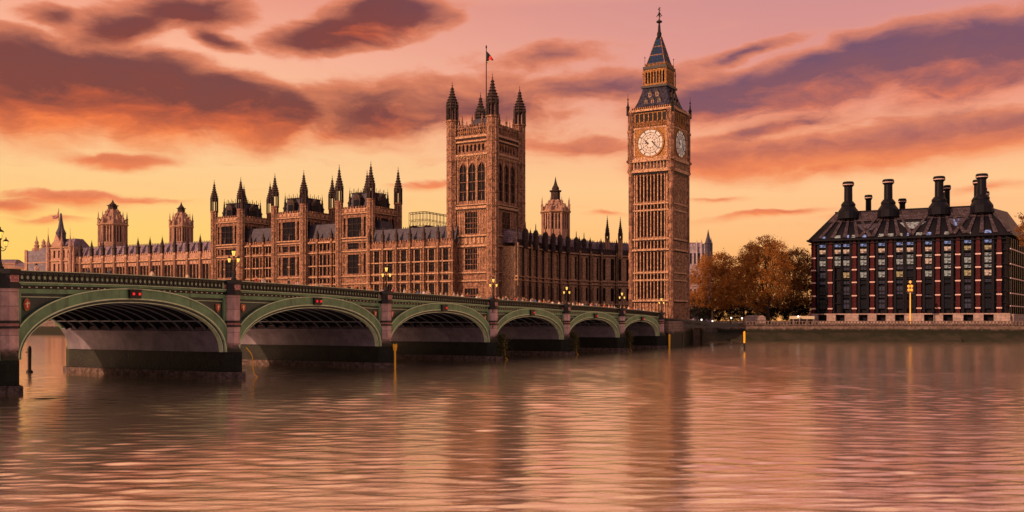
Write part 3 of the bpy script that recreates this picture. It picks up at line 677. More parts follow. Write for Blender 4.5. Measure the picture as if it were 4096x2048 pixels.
rB = thing('palace_wing', 'palace wing with blue black roof between the turreted pavilions and the square tower', 'building', (*ppt(UA, -4), 0), PANG, 'wings of the gothic palace')
wing(rB, FRM(0, 0), UB-UA, 6, dict(z0=6, zc=37, zp=40.4, zr=45.6, rows=[(8, 13.8), (15, 22.2), (23.6, 25.6), (27.0, 36.2)], cols=[(.10, .23), (.29, .71), (.77, .90)], strings=[14.3, 22.9, 26.3, 31.2],
     win=[(2, 1, False), (2, 1, False), (2, 0, False), (2, 2, False)], ribs=(.09, .16+.08, .29, .71, .76, .91), ph=6.5))
LWX, LWY = -232.5, 524.0; LL = math.hypot(LWX-PF[0], LWY-PF[1]); LA = math.atan2(PF[1]-LWY, PF[0]-LWX)
rC = thing('palace_wing', 'distant left palace wing with lilac slate roof and thin pinnacles', 'building', (LWX, LWY, 0), LA, 'wings of the gothic palace')
wing(rC, FRM(0, 0), LL, 12, dict(z0=6, zc=37, zp=40.8, zr=45.3, rows=[(8, 14), (16, 23), (25.5, 34.5)], cols=[(.11, .34), (.39, .61), (.66, .89)], strings=[15, 24.3], win=[(1, 1, False)],
     ribs=(.1, .37, .62, .9), ph=8.6, pw=1.7, bm='stone_far', pinm='stone_dk', rm='slate_lilac', bw=1.5), st='stone_far')
# curved north wing
rD = thing('palace_wing', 'curved palace wing with dark turreted parapet between square tower and clock tower', 'building', group='wings of the gothic palace')
NW = [(1.5, 398), (13, 422), (24.5, 441), (40.6, 458), (56, 466), (76, 470)]
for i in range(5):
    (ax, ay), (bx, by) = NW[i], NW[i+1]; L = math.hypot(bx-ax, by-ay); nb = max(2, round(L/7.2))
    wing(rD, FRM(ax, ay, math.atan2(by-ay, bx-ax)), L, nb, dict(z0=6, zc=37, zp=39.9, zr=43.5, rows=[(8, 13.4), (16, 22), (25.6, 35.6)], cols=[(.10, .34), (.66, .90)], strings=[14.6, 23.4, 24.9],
         win=[(0, 1, False), (0, 1, False), (1, 2, False)], ribs=(.38, .5, .62), ph=5.6, pm='stone_dk', bm='stone_dk', bw=1.3, rm='slate_lilac', skip0=i > 0, depth=10), st='stone_lt')  # pale wall colour paints in light, dark buttress colour paints in shade
for (x, h, ztp) in ((2428, 40, 51), (2480, 40, 51)):
    Y = 463; t_ = make_turret(rD, px(x, Y), Y-1.5, .95, 36, 45.2, 46.6, 56 if x == 2428 else 55.4)
for x in (2102, 2143, 2183, 2213, 2240, 2272, 2305, 2336):
    Y = 401+(x-2083)*.21; mb = MB(); mb.lathe(px(x, Y-1.6), Y-1.6, [(1.1, 36.5), (1.1, 43.0-(x-2102)*.008), (1.35, 43.1-(x-2102)*.008), (.9, 44), (.25, 44.6), (.14, 46.6), (.04, 47.2)], 8); mb.build('battlement_turret', ['stone_dk'], rD)

# three turreted pavilions
def pavilion(x, label, zoff=0.):
    u = upos(x); o = ppt(u, -1.1); S = 17.6; D = 19.
    r = thing('turreted_pavilion', label, 'tower', (*o, 0), PANG, 'turreted pavilions on the river front')
    b = MB()     # local origin = near corner; left face runs to -x, right face to +y
    fl = FRM(-S, 0); frr = FRM(0, 0, PI/2) 
    for (f, W, rg, rows, z0) in ((fl, S, [(2.5, 3.6), (4.7, 12.5), (13.6, 14.8)], [(8, 13.6), (15, 21.6), (27.3, 35.6), (38, 40.6), (43.2, 51.6)], 6), (frr, D, [(2.6, 6.), (7.0, 12.2), (13.2, 16.4)], [(43.6, 51.6)], 36)):
        b.at(f); grid_wall(b, rg, rows, W, z0, 53.4)
        for z in (14.3, 22.9, 26.3, 37, 41.6, 42.8, 53.4):
            if z > z0: string(b, -.2, W+.2, z)
        for q in (.12, .235, .73, .87): b.box(q*W-.1, q*W+.1, -.2, 0, z0, 53, 1)
        for (a, c) in rg:
            for (e, g_) in rows:
                add_window(r, f @ Matrix.Translation((a, 0, e)), c-a, g_-e, 2 if c-a > 3 else 1, 2 if g_-e > 7.5 else 1, False)
    b.at(Matrix.Identity(4)); b.box(-S+.0, -.7, .7, D-.0, 6, 53.4)
    b.build('wall', ['stone', 'stone_lt', 'stone_dk'], r)
    pa = MB()
    for f, W in ((fl, S), (frr, D), (FRM(0, D, PI), S), (FRM(-S, D, -PI/2), D)):
        pa.at(f); pa.box(0, W, -.2, .5, 53.7, 55.4); crenel(pa, 0, W, 55.4, 1.0, 1.5); string(pa, 0, W, 55.3, .3, .3)
        for k in range(7):
            q = (k+.5)*W/7; pa.box(q-.7, q+.7, -.32, -.2, 54, 55.1, 1)
    pa.build('parapet', ['stone', 'stone_lt', 'stone_dk'], r)
    rf = MB(); c = (-S/2, D/2)
    rf.frus(c[0]-6.6, c[0]+6.6, c[1]-7.2, c[1]+7.2, 53.6, c[0]-5., c[0]+5., c[1]-5.4, c[1]+5.4, 62.4)
    rf.box(c[0]-5.3, c[0]+5.3, c[1]-5.7, c[1]+5.7, 62.4, 62.9, 1)
    for k in range(9):
        for yy in (-5.6, 5.6): rf.cbox(c[0]-5+k*1.25, c[1]+yy, 62.9, 63.9+(.9 if k % 2 else 0), .14, m=1)
        for xx in (-5.2, 5.2): rf.cbox(c[0]+xx, c[1]-5.4+k*1.35, 62.9, 63.9+(.9 if k % 2 else 0), .14, m=1)
    rfo = rf.build('roof', ['slate', 'iron'], r)
    pm_ = pinnacle_mesh(1.3, 12., 'stone_dk')
    for (xx, yy) in ((-5.6, -6.2), (5.6, -6.2), (5.6, 6.2), (-5.6, 6.2)):
        link('pinnacle', pm_, rfo, Matrix.Translation((c[0]+xx, c[1]+yy, 53.4)))
    dm = MB(); dm.box(-1.9, 1.9, -2.2, 1., 0, 6.2); dm.box(-1.5, 1.5, -2.26, -2.2, .8, 5.4, 1)
    dm.xz([(-2.1, 6.2), (2.1, 6.2), (0, 8.6)], -2.3, 1., 0); dme = dm.mesh('dormer', ['stone_dk', 'glass'])
    link('dormer', dme, rfo, FRM(c[0], c[1]-6.2, 0, 54)); link('dormer', dme, rfo, FRM(c[0]+5.6, c[1], PI/2, 54))
    for (xx, yy) in ((-S, 0), (0, 0), (0, D), (-S, D)): make_turret(r, xx, yy, 1.65, 6 if yy == 0 else 38, 59.2, 64.2, 75.+zoff)
    return r
pavilion(970, 'leftmost and lowest looking of the three turreted pavilions on the river front', -.6)
pavilion(1222, 'middle one of the three turreted pavilions on the river front', -.4)
pavilion(1490, 'turreted pavilion nearest to the great square tower, tallest looking of the three', .5)

# ------------------------------------------------------------------ the great square tower
def square_tower():
    u = upos(1972); o = ppt(u, -.4); S = 19.3; D = 21.2
    r = thing('square_tower', 'great square gothic tower with four spired corner turrets and a flagpole on its roof', 'tower', (*o, 0), PANG)
    b = MB(); fl = FRM(-S, 0); frr = FRM(0, 0, PI/2); bk = FRM(0, D, PI); ls = FRM(-S, D, -PI/2)
    for f, W in ((fl, S), (frr, D), (bk, S), (ls, D)):
        front = f is fl or f is frr; b.at(f)
        lo = [(W*.30, W*.44), (W*.50, W*.64)] if front else []
        b.box(0, W, 0, .7, 6, 47.5) if not front else grid_wall(b, [(W*.31, W*.65)], [(9, 20), (27.5, 36), (42, 50.6)], W, 6, 52.2)
        if front:
            wd = W*.34
            for (e, g_) in [(9, 20), (27.5, 36), (42, 50.6)]: add_window(r, f @ Matrix.Translation((W*.31, 0, e)), wd, g_-e, 4, 3, False, fr='stone')
        big = [(W*.18, W*.355), (W*.41, W*.585), (W*.64, W*.815)]
        grid_wall(b, big, [(55.2, 70.4)], W, 52.2 if front else 47.5, 73.)
        for (a, c) in big: add_window(r, f @ Matrix.Translation((a, 0, 55.2)), c-a, 15.2, 1, 3, True, fr='stone')
        ar = [(W*.16+k*W*.0975, W*.16+k*W*.0975+W*.055) for k in range(7)]
        grid_wall(b, ar, [(75.0, 78.0)], W, 73., 80.8)
        if front:
            for (a, c) in ar: add_window(r, f @ Matrix.Translation((a, 0, 75)), c-a, 3, 0, 0, True, fr='gilt_lit')
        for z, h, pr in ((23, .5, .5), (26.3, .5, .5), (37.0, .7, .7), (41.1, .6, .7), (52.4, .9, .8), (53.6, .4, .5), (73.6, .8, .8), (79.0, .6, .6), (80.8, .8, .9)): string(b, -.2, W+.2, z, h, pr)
        for q in (.12, .15, .383, .398, .60, .625, .84, .88): b.box(q*W-.13, q*W+.13, -.26, 0, 54, 73, 1)
        for q in (.14, .2, .26, .32, .64, .7, .76, .84): b.box(q*W-.1, q*W+.1, -.2, 0, 27, 52, 1)
        k = .3
        while k < W: b.box(k, k+.28, -.5, 0, 71.8, 73.2, 1); b.box(k, k+.2, -.35, 0, 51, 52, 1); k += .75      # corbel table
        for k in range(8): b.box(W*.13+k*W*.1, W*.13+k*W*.1+W*.05, -.14, 0, 38, 40.4, 1)
    b.at(Matrix.Identity(4)); b.box(-S+.7, -.7, .7, D-.7, 6, 82); b.build('wall', ['stone', 'stone_lt', 'stone_dk'], r)
    pa = MB()
    for f, W in ((fl, S), (frr, D), (bk, S), (ls, D)):
        pa.at(f); pa.box(0, W, -.3, .5, 81.2, 81.8); pa.box(0, W, -.3, .5, 84.2, 84.8)
        k = 0.
        while k < W: pa.box(k, k+.42, -.2, .35, 81.8, 84.2); pa.box(k+.42, k+1.0, .02, .1, 82.5, 83.4, 1); k += 1.0
        crenel(pa, 0, W, 84.8, 1.1, 1.6)
        for q in (.25, .5, .75): pa.lathe(q*W, 0, [(.5, 84.8), (.45, 87), (.6, 87.1), (.3, 87.8), (.35, 88), (.05, 90)], 4)
    pa.build('parapet', ['stone', 'gilt_lit'], r)
    c = (-S/2, D/2); rf = MB(); rf.frus(-S+2, -2, 2, D-2, 82, c[0]-3.2, c[0]+3.2, c[1]-3.6, c[1]+3.6, 89.5); rfo = rf.build('roof', ['slate'], r)
    cr = MB()
    for i in range(-4, 5):
        for j in range(-4, 5):
            if max(abs(i), abs(j)) in (2, 4) and (i+j) % 2 == 0:
                d_ = max(abs(i), abs(j)); h = 98.5-d_*2.6+random.uniform(-1.5, 1.5); cr.tube([(c[0]+i*.9, c[1]+j*.95, 85), (c[0]+i*.9, c[1]+j*.95, h)], [.13, .05], 4)
                cr.lathe(c[0]+i*.9, c[1]+j*.95, [(.05, h-2.2), (.3, h-1.9), (.05, h-1.6)], 5)
    for z in (90.5, 93.2): 
        for sg in (-1, 1): cr.box(c[0]-2.7, c[0]+2.7, c[1]+sg*2.8-.07, c[1]+sg*2.8+.07, z, z+.2); cr.box(c[0]+sg*2.7-.07, c[0]+sg*2.7+.07, c[1]-2.8, c[1]+2.8, z, z+.2)
    cr.build('roof_cresting', ['iron'], rfo)
    for (xx, yy, zt) in ((-S, 0, 104.3), (0, 0, 105.3), (0, D, 104.6), (-S, D, 104.3)): make_turret(r, xx, yy, 2.25, 6 if xx == 0 and yy == 0 else 30, 88.2, 93.2, zt, name='corner_turret')
    fp = MB(); fp.lathe(c[0], c[1], [(.34, 89), (.24, 100), (.17, 118.8), (.3, 119), (.34, 119.5), (.05, 120.2)], 8); fp.build('flagpole', ['iron'], r)
    return r, o
sq, so_ = square_tower()
# the flag: hung cloth curling to a drop, a thing held by the pole
fw = FRM(so_[0], so_[1], PANG) @ Vector((-19.3/2, 10.6, 0))
fl_ = MB(); n = 12; vs = []; fc = []; fm = []
for i in range(n+1):
    u = i/n
    for j in range(7):
        v = j/6; top = 117.6-u*2.6-1.1*u*u; bot = 112.9+1.0*math.sin(u*PI*.5)-.3*(1-u) if u < 1 else 113.9
        h_ = top+(bot-top)*v
        if u > .8: h_ = h_+((top+bot)/2-h_)*((u-.8)/.2)*.6
        vs.append((.2+u*2.9, .35*math.sin(u*7+v)*u, h_))
for i in range(n):
    for j in range(6):
        q = i*7+j; fc.append((q, q+7, q+8, q+1)); cx_ = (i+.5)/n*2.9-1.55; cz_ = (vs[q][2]+vs[q+8][2])/2-114.7
        fm.append(1 if cx_**2*1.1+cz_**2 < .85 else (2 if (i == n-1 or j == 5) else 0))
me = bpy.data.meshes.new('flag'); me.from_pydata(vs, [], fc)
for q in ('iron', 'red', 'cream'): me.materials.append(M[q])
me.polygons.foreach_set('material_index', fm); me.polygons.foreach_set('use_smooth', [True]*len(fc))
fo_ = link('flag', me); fo_.location = (fw.x, fw.y, 0); sm = fo_.modifiers.new('thickness', 'SOLIDIFY'); sm.thickness = .04
tag(fo_, 'dark drooping flag with a red disc flying above the great square tower', 'flag')

# ------------------------------------------------------------------ the clock tower
def clock_tower():
    Y = 328.; o = (px(2684, Y), Y); S = 14.2; D = 14.2; base = 6
    r = thing('clock_tower', 'tall gothic clock tower with two lit clock faces and a dark blue pyramid spire', 'tower', (*o, 0), PANG)
    z = lambda rel: rel+7.
    b = MB(); fl = FRM(-S, 0); frr = FRM(0, 0, PI/2); bk = FRM(0, D, PI); ls = FRM(-S, D, -PI/2)
    faces = ((fl, S), (frr, D), (bk, S), (ls, D))
    levels = [(z(39.6), z(48.6)), (z(28), z(36.2)), (z(24.2), z(26.4)), (z(16.6), z(22.8)), (z(7.4), z(13)), (z(1.2), z(6.0))]
    rows = sorted([(z(39.8), z(48.4)), (z(37.2), z(38.5)), (z(28), z(36.2)), (z(24.1), z(26.4)), (z(16.6), z(22.8)), (z(13.9), z(15.4)), (z(7.4), z(12.9))])
    cw = .70; step = 1.24
    for idx, (f, W) in enumerate(faces):
        b.at(f); n = 8; x0 = W/2-(n*step-(step-cw))/2; cols = [(x0+k*step, x0+k*step+cw) for k in range(n)]
        if idx < 2:
            grid_wall(b, cols, rows, W, base, z(50.2))
            for (a, c) in cols:
                pass
            for (e, g_) in rows:      # tall slit lights, one window part per pair of slits
                for k in range(0, n): 
                    if idx == 0 or k % 2 == 0: add_window(r, f @ Matrix.Translation((cols[k][0], 0, e)), cw, g_-e, 0, 1 if g_-e > 5 else 0, False)
                    else: b.at(f).box(cols[k][0], cols[k][1], .2, .6, e, g_)
        else: b.box(0, W, 0, .7, base, z(50.2))
        for k in range(n+1):
            xx = x0+k*step-(step-cw)/2; b.box(xx-.14, xx+.14, -.3, 0, base, z(49), 1)
        for q in (.035, .09, .91, .965): b.box(q*W-.16, q*W+.16, -.34, 0, base, z(50), 1)
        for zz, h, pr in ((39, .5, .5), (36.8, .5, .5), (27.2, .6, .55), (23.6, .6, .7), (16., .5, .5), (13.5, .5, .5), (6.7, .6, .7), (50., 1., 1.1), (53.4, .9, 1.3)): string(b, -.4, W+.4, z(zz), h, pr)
        b.box(-.5, W+.5, -.5, .7, z(50.5), z(53)); b.box(-.2, W+.2, -.4, .0, z(48.9), z(49.4), 2); 
        for k in range(12): b.box(-.3+k*W/12+.2, -.3+k*W/12+.55, -.75, -.5, z(50.5), z(53), 1)
        for k in range(12): b.box(k*W/12+.6, k*W/12+1.0, -.52, -.5, z(50.9), z(52.6), 2)
    b.at(Matrix.Identity(4)); b.box(-S+.7, -.7, .7, D-.7, base, z(53.9))
    b.build('shaft', ['stone', 'stone_lt', 'glass'], r)
    for (xx, yy) in ((-S, 0), (0, 0), (0, D), (-S, D)):
        q = MB(); q.lathe(xx, yy, [(.95, base), (.95, z(49.4)), (1.3, z(49.8)), (1.45, z(50.4)), (1.2, z(50.5)), (1.2, z(53)), (1.7, z(53.3)), (1.7, z(53.9)), (1.25, z(54)), (1.25, z(63)), (1.5, z(63.2)), (1.5, z(63.8)), (1.2, z(64)), (1.2, z(69.4)), (1.5, z(69.6)), (1.5, z(70.1))], 8)
        t_ = q.build('corner_turret', ['stone'], r)
        q = MB(); q.lathe(xx*1.06 if xx else .9, yy*1.06 if yy else -.9, [(.55, z(69)), (.5, z(71.5)), (.7, z(71.6)), (.3, z(72.4)), (.12, z(74)), (.3, z(74.4)), (.08, z(74.8)), (.04, z(76.4))], 6); q.build('pinnacle', ['iron'], t_)
    # clock stage
    s_ = MB(); s_.box(-S-.3, .3, -.3, D+.3, z(53.9), z(70))
    for f, W in faces:
        s_.at(f); c = W/2
        s_.box(c-6.0, c+6.0, -.62, -.3, z(53.95), z(54.6), 1); s_.box(c-6.0, c+6.0, -.62, -.3, z(64.), z(64.5), 1); s_.box(c-6.0, c-5.4, -.62, -.3, z(54.6), z(64), 1); s_.box(c+5.4, c+6., -.62, -.3, z(54.6), z(64), 1)
        s_.box(c-5.39, c+5.39, -.42, -.3, z(54.61), z(63.99), 2)          # gilded field, its tone also paints in golden light
        for k in range(7):                                                 # arcade above the dial
            x0 = c-5.6+k*1.6; s_.box(x0+.38, x0+1.3, -.5, -.3, z(66.6), z(69.1), 3); s_.box(x0, x0+.36, -.72, -.3, z(66.3), z(69.3), 2); s_.box(x0+.36, x0+1.6, -.6, -.3, z(69.1), z(69.35), 2)
        for k in range(22):
            x0 = c-5.9+k*.54; s_.lathe(x0+.2, -.45, [(.05, z(64.7)), (.24, z(65.1)), (.1, z(65.5)), (.24, z(65.9)), (.05, z(66.2))], 5, 2)
        string(s_, -.9, W+.9, z(70.2), .7, 1.1, 1, 3)
    s_.build('clock_stage', ['stone', 'stone_lt', 'gilt_lit', 'glass'], r)
    # four dials
    dm = MB(); RR = 4.5; N = 40; zc_ = 0
    ring = lambda r0, r1, y0, y1, m: [dm.add([(r0*math.cos(a), y0, r0*math.sin(a)), (r1*math.cos(a), y0, r1*math.sin(a)), (r1*math.cos(b_), y0, r1*math.sin(b_)), (r0*math.cos(b_), y0, r0*math.sin(b_)),
                                     (r0*math.cos(a), y1, r0*math.sin(a)), (r1*math.cos(a), y1, r1*math.sin(a)), (r1*math.cos(b_), y1, r1*math.sin(b_)), (r0*math.cos(b_), y1, r0*math.sin(b_))],
                                    [(0, 3, 2, 1), (4, 5, 6, 7), (0, 4, 7, 3), (1, 2, 6, 5)], m) for a, b_ in [(2*PI*k/N, 2*PI*(k+1)/N) for k in range(N)]]
    dm.xz([(RR*math.cos(2*PI*k/N), RR*math.sin(2*PI*k/N)) for k in range(N)], -.2, 0, 0)
    ring(RR, RR+.42, -.4, 0, 2); ring(RR-.12, RR, -.32, -.2, 1); ring(RR-1.15, RR-1.0, -.26, -.2, 1); ring(1.5, 1.62, -.26, -.2, 1); ring(2.6, 2.68, -.25, -.2, 1)
    for k in range(12):
        a = k*PI/6; c_, s2 = math.cos(a), math.sin(a)
        for off in (-.16, 0, .16) if k % 3 else (-.2, .2):
            dm.tube([(c_*(RR-.92)-s2*off, -.24, s2*(RR-.92)+c_*off), (c_*(RR-.2)-s2*off, -.24, s2*(RR-.2)+c_*off)], .055, 4, 1)
        dm.tube([(c_*1.6, -.23, s2*1.6), (c_*(RR-1.1), -.23, s2*(RR-1.1))], .045, 4, 1)
        a2 = a+PI/12; dm.tube([(math.cos(a)*1.6, -.23, math.sin(a)*1.6), (math.cos(a2)*2.6, -.23, math.sin(a2)*2.6), (math.cos(a+PI/6)*1.6, -.23, math.sin(a+PI/6)*1.6)], .035, 4, 1)
        dm.tube([(math.cos(a)*2.64, -.23, math.sin(a)*2.64), (math.cos(a2)*3.4, -.23, math.sin(a2)*3.4), (math.cos(a+PI/6)*2.64, -.23, math.sin(a+PI/6)*2.64)], .035, 4, 1)
    dme = dm.mesh('clock_face', ['clock', 'iron', 'gilt_lit'])
    hm = MB(); hh = lambda ang, L, w_, y: hm.add([(-math.cos(ang)*w_-math.sin(ang)*-.8, y, math.sin(ang)*w_-math.cos(ang)*.8), (math.cos(ang)*w_-math.sin(ang)*-.8, y, -math.sin(ang)*w_-math.cos(ang)*.8), (math.sin(ang)*L, y, math.cos(ang)*L),
                 (-math.cos(ang)*w_-math.sin(ang)*-.8, y+.06, math.sin(ang)*w_-math.cos(ang)*.8), (math.cos(ang)*w_-math.sin(ang)*-.8, y+.06, -math.sin(ang)*w_-math.cos(ang)*.8), (math.sin(ang)*L, y+.06, math.cos(ang)*L)],
                 [(0, 1, 2), (5, 4, 3), (0, 3, 4, 1), (1, 4, 5, 2), (2, 5, 3, 0)], 0)
    hh(R(128), 4.0, .28, -.46); hh(R(300), 2.7, .42, -.38); hme = hm.mesh('clock_hands', ['iron'])
    for f, W in faces:
        fo = link('clock_face', dme, r, f @ Matrix.Translation((W/2, -.42, z(59.2)))); link('clock_hands', hme, fo)
    c = (-S/2, D/2)
    def slim(m_, k_): m_.v = [(c[0]+(v[0]-c[0])*k_, c[1]+(v[1]-c[1])*k_, v[2]) for v in m_.v]
    lr = MB(); prof = [(7.9, 70.6), (7.2, 71.3), (6.2, 73.4), (5.2, 76.2), (4.6, 78.4)]
    for (w0, z0), (w1, z1) in zip(prof, prof[1:]): lr.frus(c[0]-w0, c[0]+w0, c[1]-w0, c[1]+w0, z(z0), c[0]-w1, c[0]+w1, c[1]-w1, c[1]+w1, z(z1))
    lr.box(c[0]-5.2, c[0]+5.2, c[1]-5.2, c[1]+5.2, z(78.4), z(79.1), 1)
    for f in range(4):
        lr.at(Matrix.Translation((c[0], c[1], 0)) @ Matrix.Rotation(f*PI/2, 4, 'Z'))
        for (xx, zz, yy) in ((-2.6, 73, -6.5), (0, 73, -6.5), (2.6, 73, -6.5), (-1.4, 75.6, -5.6), (1.4, 75.6, -5.6)):
            lr.box(xx-.55, xx+.55, yy, yy+1.4, z(zz-.6), z(zz+.9), 2); lr.xz([(xx-.75, z(zz+.9)), (xx+.75, z(zz+.9)), (xx, z(zz+1.9))], yy-.1, yy+1.4, 1); lr.box(xx-.35, xx+.35, yy-.04, yy, z(zz-.3), z(zz+.7), 1)
        k = -7.2
        while k < 7.2: lr.box(k, k+.4, -7.9, -7.6, z(70.6), z(71.5), 3); k += .8
    lr.at(Matrix.Identity(4)); slim(lr, .90); lr.build('lower_roof', ['roof_fig', 'iron', 'stone_lt', 'gilt_lit'], r)
    bf = MB()
    for f in range(4):
        bf.at(Matrix.Translation((c[0], c[1], 0)) @ Matrix.Rotation(f*PI/2, 4, 'Z'))
        for k in range(8): xx = -4.3+k*8.6/7; bf.box(xx-.22, xx+.22, -4.55, -4.1, z(79.1), z(84.2)); 
        for k in range(7):
            xx = -4.3+(k+.5)*8.6/7; bf.xz([(xx-.4, z(83.4)), (xx, z(84.2)), (xx-.4, z(84.2))], -4.5, -4.15); bf.xz([(xx+.4, z(83.4)), (xx+.4, z(84.2)), (xx, z(84.2))], -4.5, -4.15)
        bf.box(-4.6, 4.6, -4.6, -4.1, z(84.2), z(84.8)); bf.box(-4.6, 4.6, -4.62, -4.3, z(79.1), z(79.9)); bf.box(-4.2, 4.2, -3.4, -3.3, z(79.1), z(84.2), 1)
        bf.lathe(-4.9, -4.9, [(.3, z(79.1)), (.26, z(83)), (.4, z(83.2)), (.05, z(85.4))], 6)
    bf.at(Matrix.Identity(4)); bf.box(c[0]-5., c[0]+5., c[1]-5., c[1]+5., z(84.8), z(85.7), 1); slim(bf, .84); bf.build('belfry', ['gilt_lit', 'iron'], r)  # golden light put into the belfry's colour
    us = MB(); prof = [(4.7, 85.7), (4.1, 86.6), (3.4, 88.4), (2.55, 91.1), (1.6, 94.0), (1.0, 95.7)]
    for (w0, z0), (w1, z1) in zip(prof, prof[1:]): us.frus(c[0]-w0, c[0]+w0, c[1]-w0, c[1]+w0, z(z0), c[0]-w1, c[0]+w1, c[1]-w1, c[1]+w1, z(z1))
    for zz, w_ in ((89.6, 3.06), (92.6, 2.1)): us.box(c[0]-w_, c[0]+w_, c[1]-w_, c[1]+w_, z(zz), z(zz+.22), 1)
    for sx in (-1, 1):
        for sy in (-1, 1): us.tube([(c[0]+sx*w_, c[1]+sy*w_, z(z0)) for (w_, z0) in prof], .16, 4, 1)
    for f in range(4):
        us.at(Matrix.Translation((c[0], c[1], 0)) @ Matrix.Rotation(f*PI/2, 4, 'Z')); k = -4.4
        while k < 4.4: us.box(k, k+.3, -4.75, -4.5, z(85.7), z(86.7), 1); k += .62
        us.tube([(-4.6, -4.6, z(85.7)), (-4.6, -4.6, z(89.0))], .09, 5, 2); us.lathe(-4.6, -4.6, [(.05, z(88.6)), (.28, z(88.9)), (.05, z(89.2))], 5, 2)
    us.at(Matrix.Identity(4)); slim(us, .80); us.build('spire_roof', ['roof_blue', 'gilt_lit', 'iron'], r)
    fi = MB(); fi.lathe(c[0], c[1], [(1.05, z(95.6)), (1.2, z(95.9)), (.75, z(96.3)), (.8, z(97.4)), (.5, z(98.2)), (.38, z(100.2)), (.3, z(100.5)), (.3, z(100.9)), (.95, z(101.2)), (1.0, z(101.6)), (.3, z(102)), (.16, z(102.5)), (.14, z(106.3))], 10)
    for sg in (-1, 1):
        fi.tube([(c[0], c[1], z(104.8)), (c[0]+sg*.5, c[1], z(103.9)), (c[0]+sg*1.0, c[1], z(103.2))], .13, 5); fi.tube([(c[0], c[1], z(104.8)), (c[0], c[1]+sg*.5, z(103.9)), (c[0], c[1]+sg*1.0, z(103.2))], .13, 5)
    fi.tube([(c[0]+.45*math.cos(a), c[1], z(105.2)+a*.16) for a in [k*PI/5 for k in range(11)]], .11, 5)
    fi.build('finial', ['iron'], r)
    return r
clock_tower()
# ------------------------------------------------------------------ lantern towers behind the palace
def lantern_tower(x, Y, label, halfw, zb, zw0, zw1, zdome, zt, n=8, m='stone_far', ang=0.):
    r = thing('lantern_tower', label, 'tower', (px(x, Y), Y, 0), ang, 'lantern towers rising behind the palace roofs')
    R_ = halfw/math.cos(PI/n); d = MB()
    d.lathe(0, 0, [(R_*.86, zb), (R_*.86, zw1)], n, 0)
    d.lathe(0, 0, [(R_*1.02, zb), (R_*1.02, zw0)], n, 0); d.lathe(0, 0, [(R_, zw1), (R_*1.08, zw1+.3), (R_*1.14, zw1+.6), (R_*1.14, zw1+1.2), (R_*1.0, zw1+1.3)], n, 1)
    side = 2*R_*math.sin(PI/n); ap = R_*math.cos(PI/n)
    nn = 3 if n == 8 else 5
    for k in range(n):
        a = PI/n+k*2*PI/n; d.lathe(R_*math.cos(a), R_*math.sin(a), [(.55, zb), (.5, zw1+1.3)], 6, 0)
        f = Matrix.Rotation(a+PI/n+PI/2, 4, 'Z') @ Matrix.Translation((-side/2, -ap, 0)); d.at(f)
        cw = side/(nn*2+1)
        for q in range(nn): 
            d.box(q*2*cw+ (0 if q else .0), q*2*cw+cw, .05, 1.0, zw0, zw1, 0)
            if k in (n-1, n-2, n//2, n//2+1, n//2+2, n//2-1) or n == 4: add_window(r, f @ Matrix.Translation((q*2*cw+cw, 0, zw0)), cw, zw1-zw0, 0, 1, True, fr='stone_far')
        d.box(side-cw, side, .05, 1.0, zw0, zw1, 0); d.at(Matrix.Identity(4))
    d.build('drum', [m, 'stone_lt'], r)
    dm = MB(); H = zdome-zw1-1.3; z0 = zw1+1.3
    dm.lathe(0, 0, [(R_*.92, z0), (R_*.86, z0+H*.15), (R_*.8, z0+H*.3), (R_*.62, z0+H*.55), (R_*.46, z0+H*.8), (R_*.34, z0+H*.95), (R_*.36, z0+H)], n, 0)
    for k in range(n):
        a = PI/n+k*2*PI/n
        dm.tube([(R_*q*math.cos(a), R_*q*math.sin(a), z0+H*zz) for q, zz in ((.95, 0), (.82, .3), (.64, .55), (.48, .8), (.37, 1))], .3, 4, 1)
        for zz, q in ((.2, .9), (.5, .7), (.75, .52)): dm.lathe(R_*q*math.cos(a), R_*q*math.sin(a), [(.2, z0+H*zz), (.5, z0+H*zz+.5), (.1, z0+H*zz+1.2)], 5, 1)
        a2 = a+PI/n; dm.lathe(R_*.72*math.cos(a2), R_*.72*math.sin(a2), [(.9, z0+H*.05), (.9, z0+H*.3), (.1, z0+H*.6)], 4, 1)
    dm.build('dome', [m, m], r)
    cp = MB(); h2 = zt-zdome; rr = R_*.34
    cp.lathe(0, 0, [(rr, zdome), (rr, zdome+h2*.33), (rr*1.3, zdome+h2*.36), (rr*1.3, zdome+h2*.40), (rr*.75, zdome+h2*.42), (rr*.8, zdome+h2*.5), (rr*.45, zdome+h2*.62), (rr*.25, zdome+h2*.75), (rr*.12, zdome+h2*.88), (.25, zdome+h2*.9), (.05, zt)], 8)
    cp.build('cupola', ['stone_dk'], r)
    pm_ = pinnacle_mesh(.95, 7.5, m)
    for k in range(n):
        a = PI/n+k*2*PI/n; link('pinnacle', pm_, r, Matrix.Translation((R_*1.02*math.cos(a), R_*1.02*math.sin(a), zw1+1.)))
lantern_tower(451, 545, 'domed stone lantern tower behind the distant left palace wing, left one of the two', 6.6, 38, pz(970, 545), pz(906, 545), pz(838, 545), pz(798, 545), 8)
lantern_tower(725, 530, 'smaller domed stone lantern tower behind the left palace wing, close to the turreted pavilions', 5.2, 38, pz(968, 530), pz(914, 530), pz(850, 530), pz(808, 530), 8)
lantern_tower(2222, 490, 'octagonal lantern tower with slim spire between the great square tower and the clock tower', 6.5, 34, pz(920, 490), pz(856, 490), pz(800, 490), pz(706, 490), 8, 'stone_far')

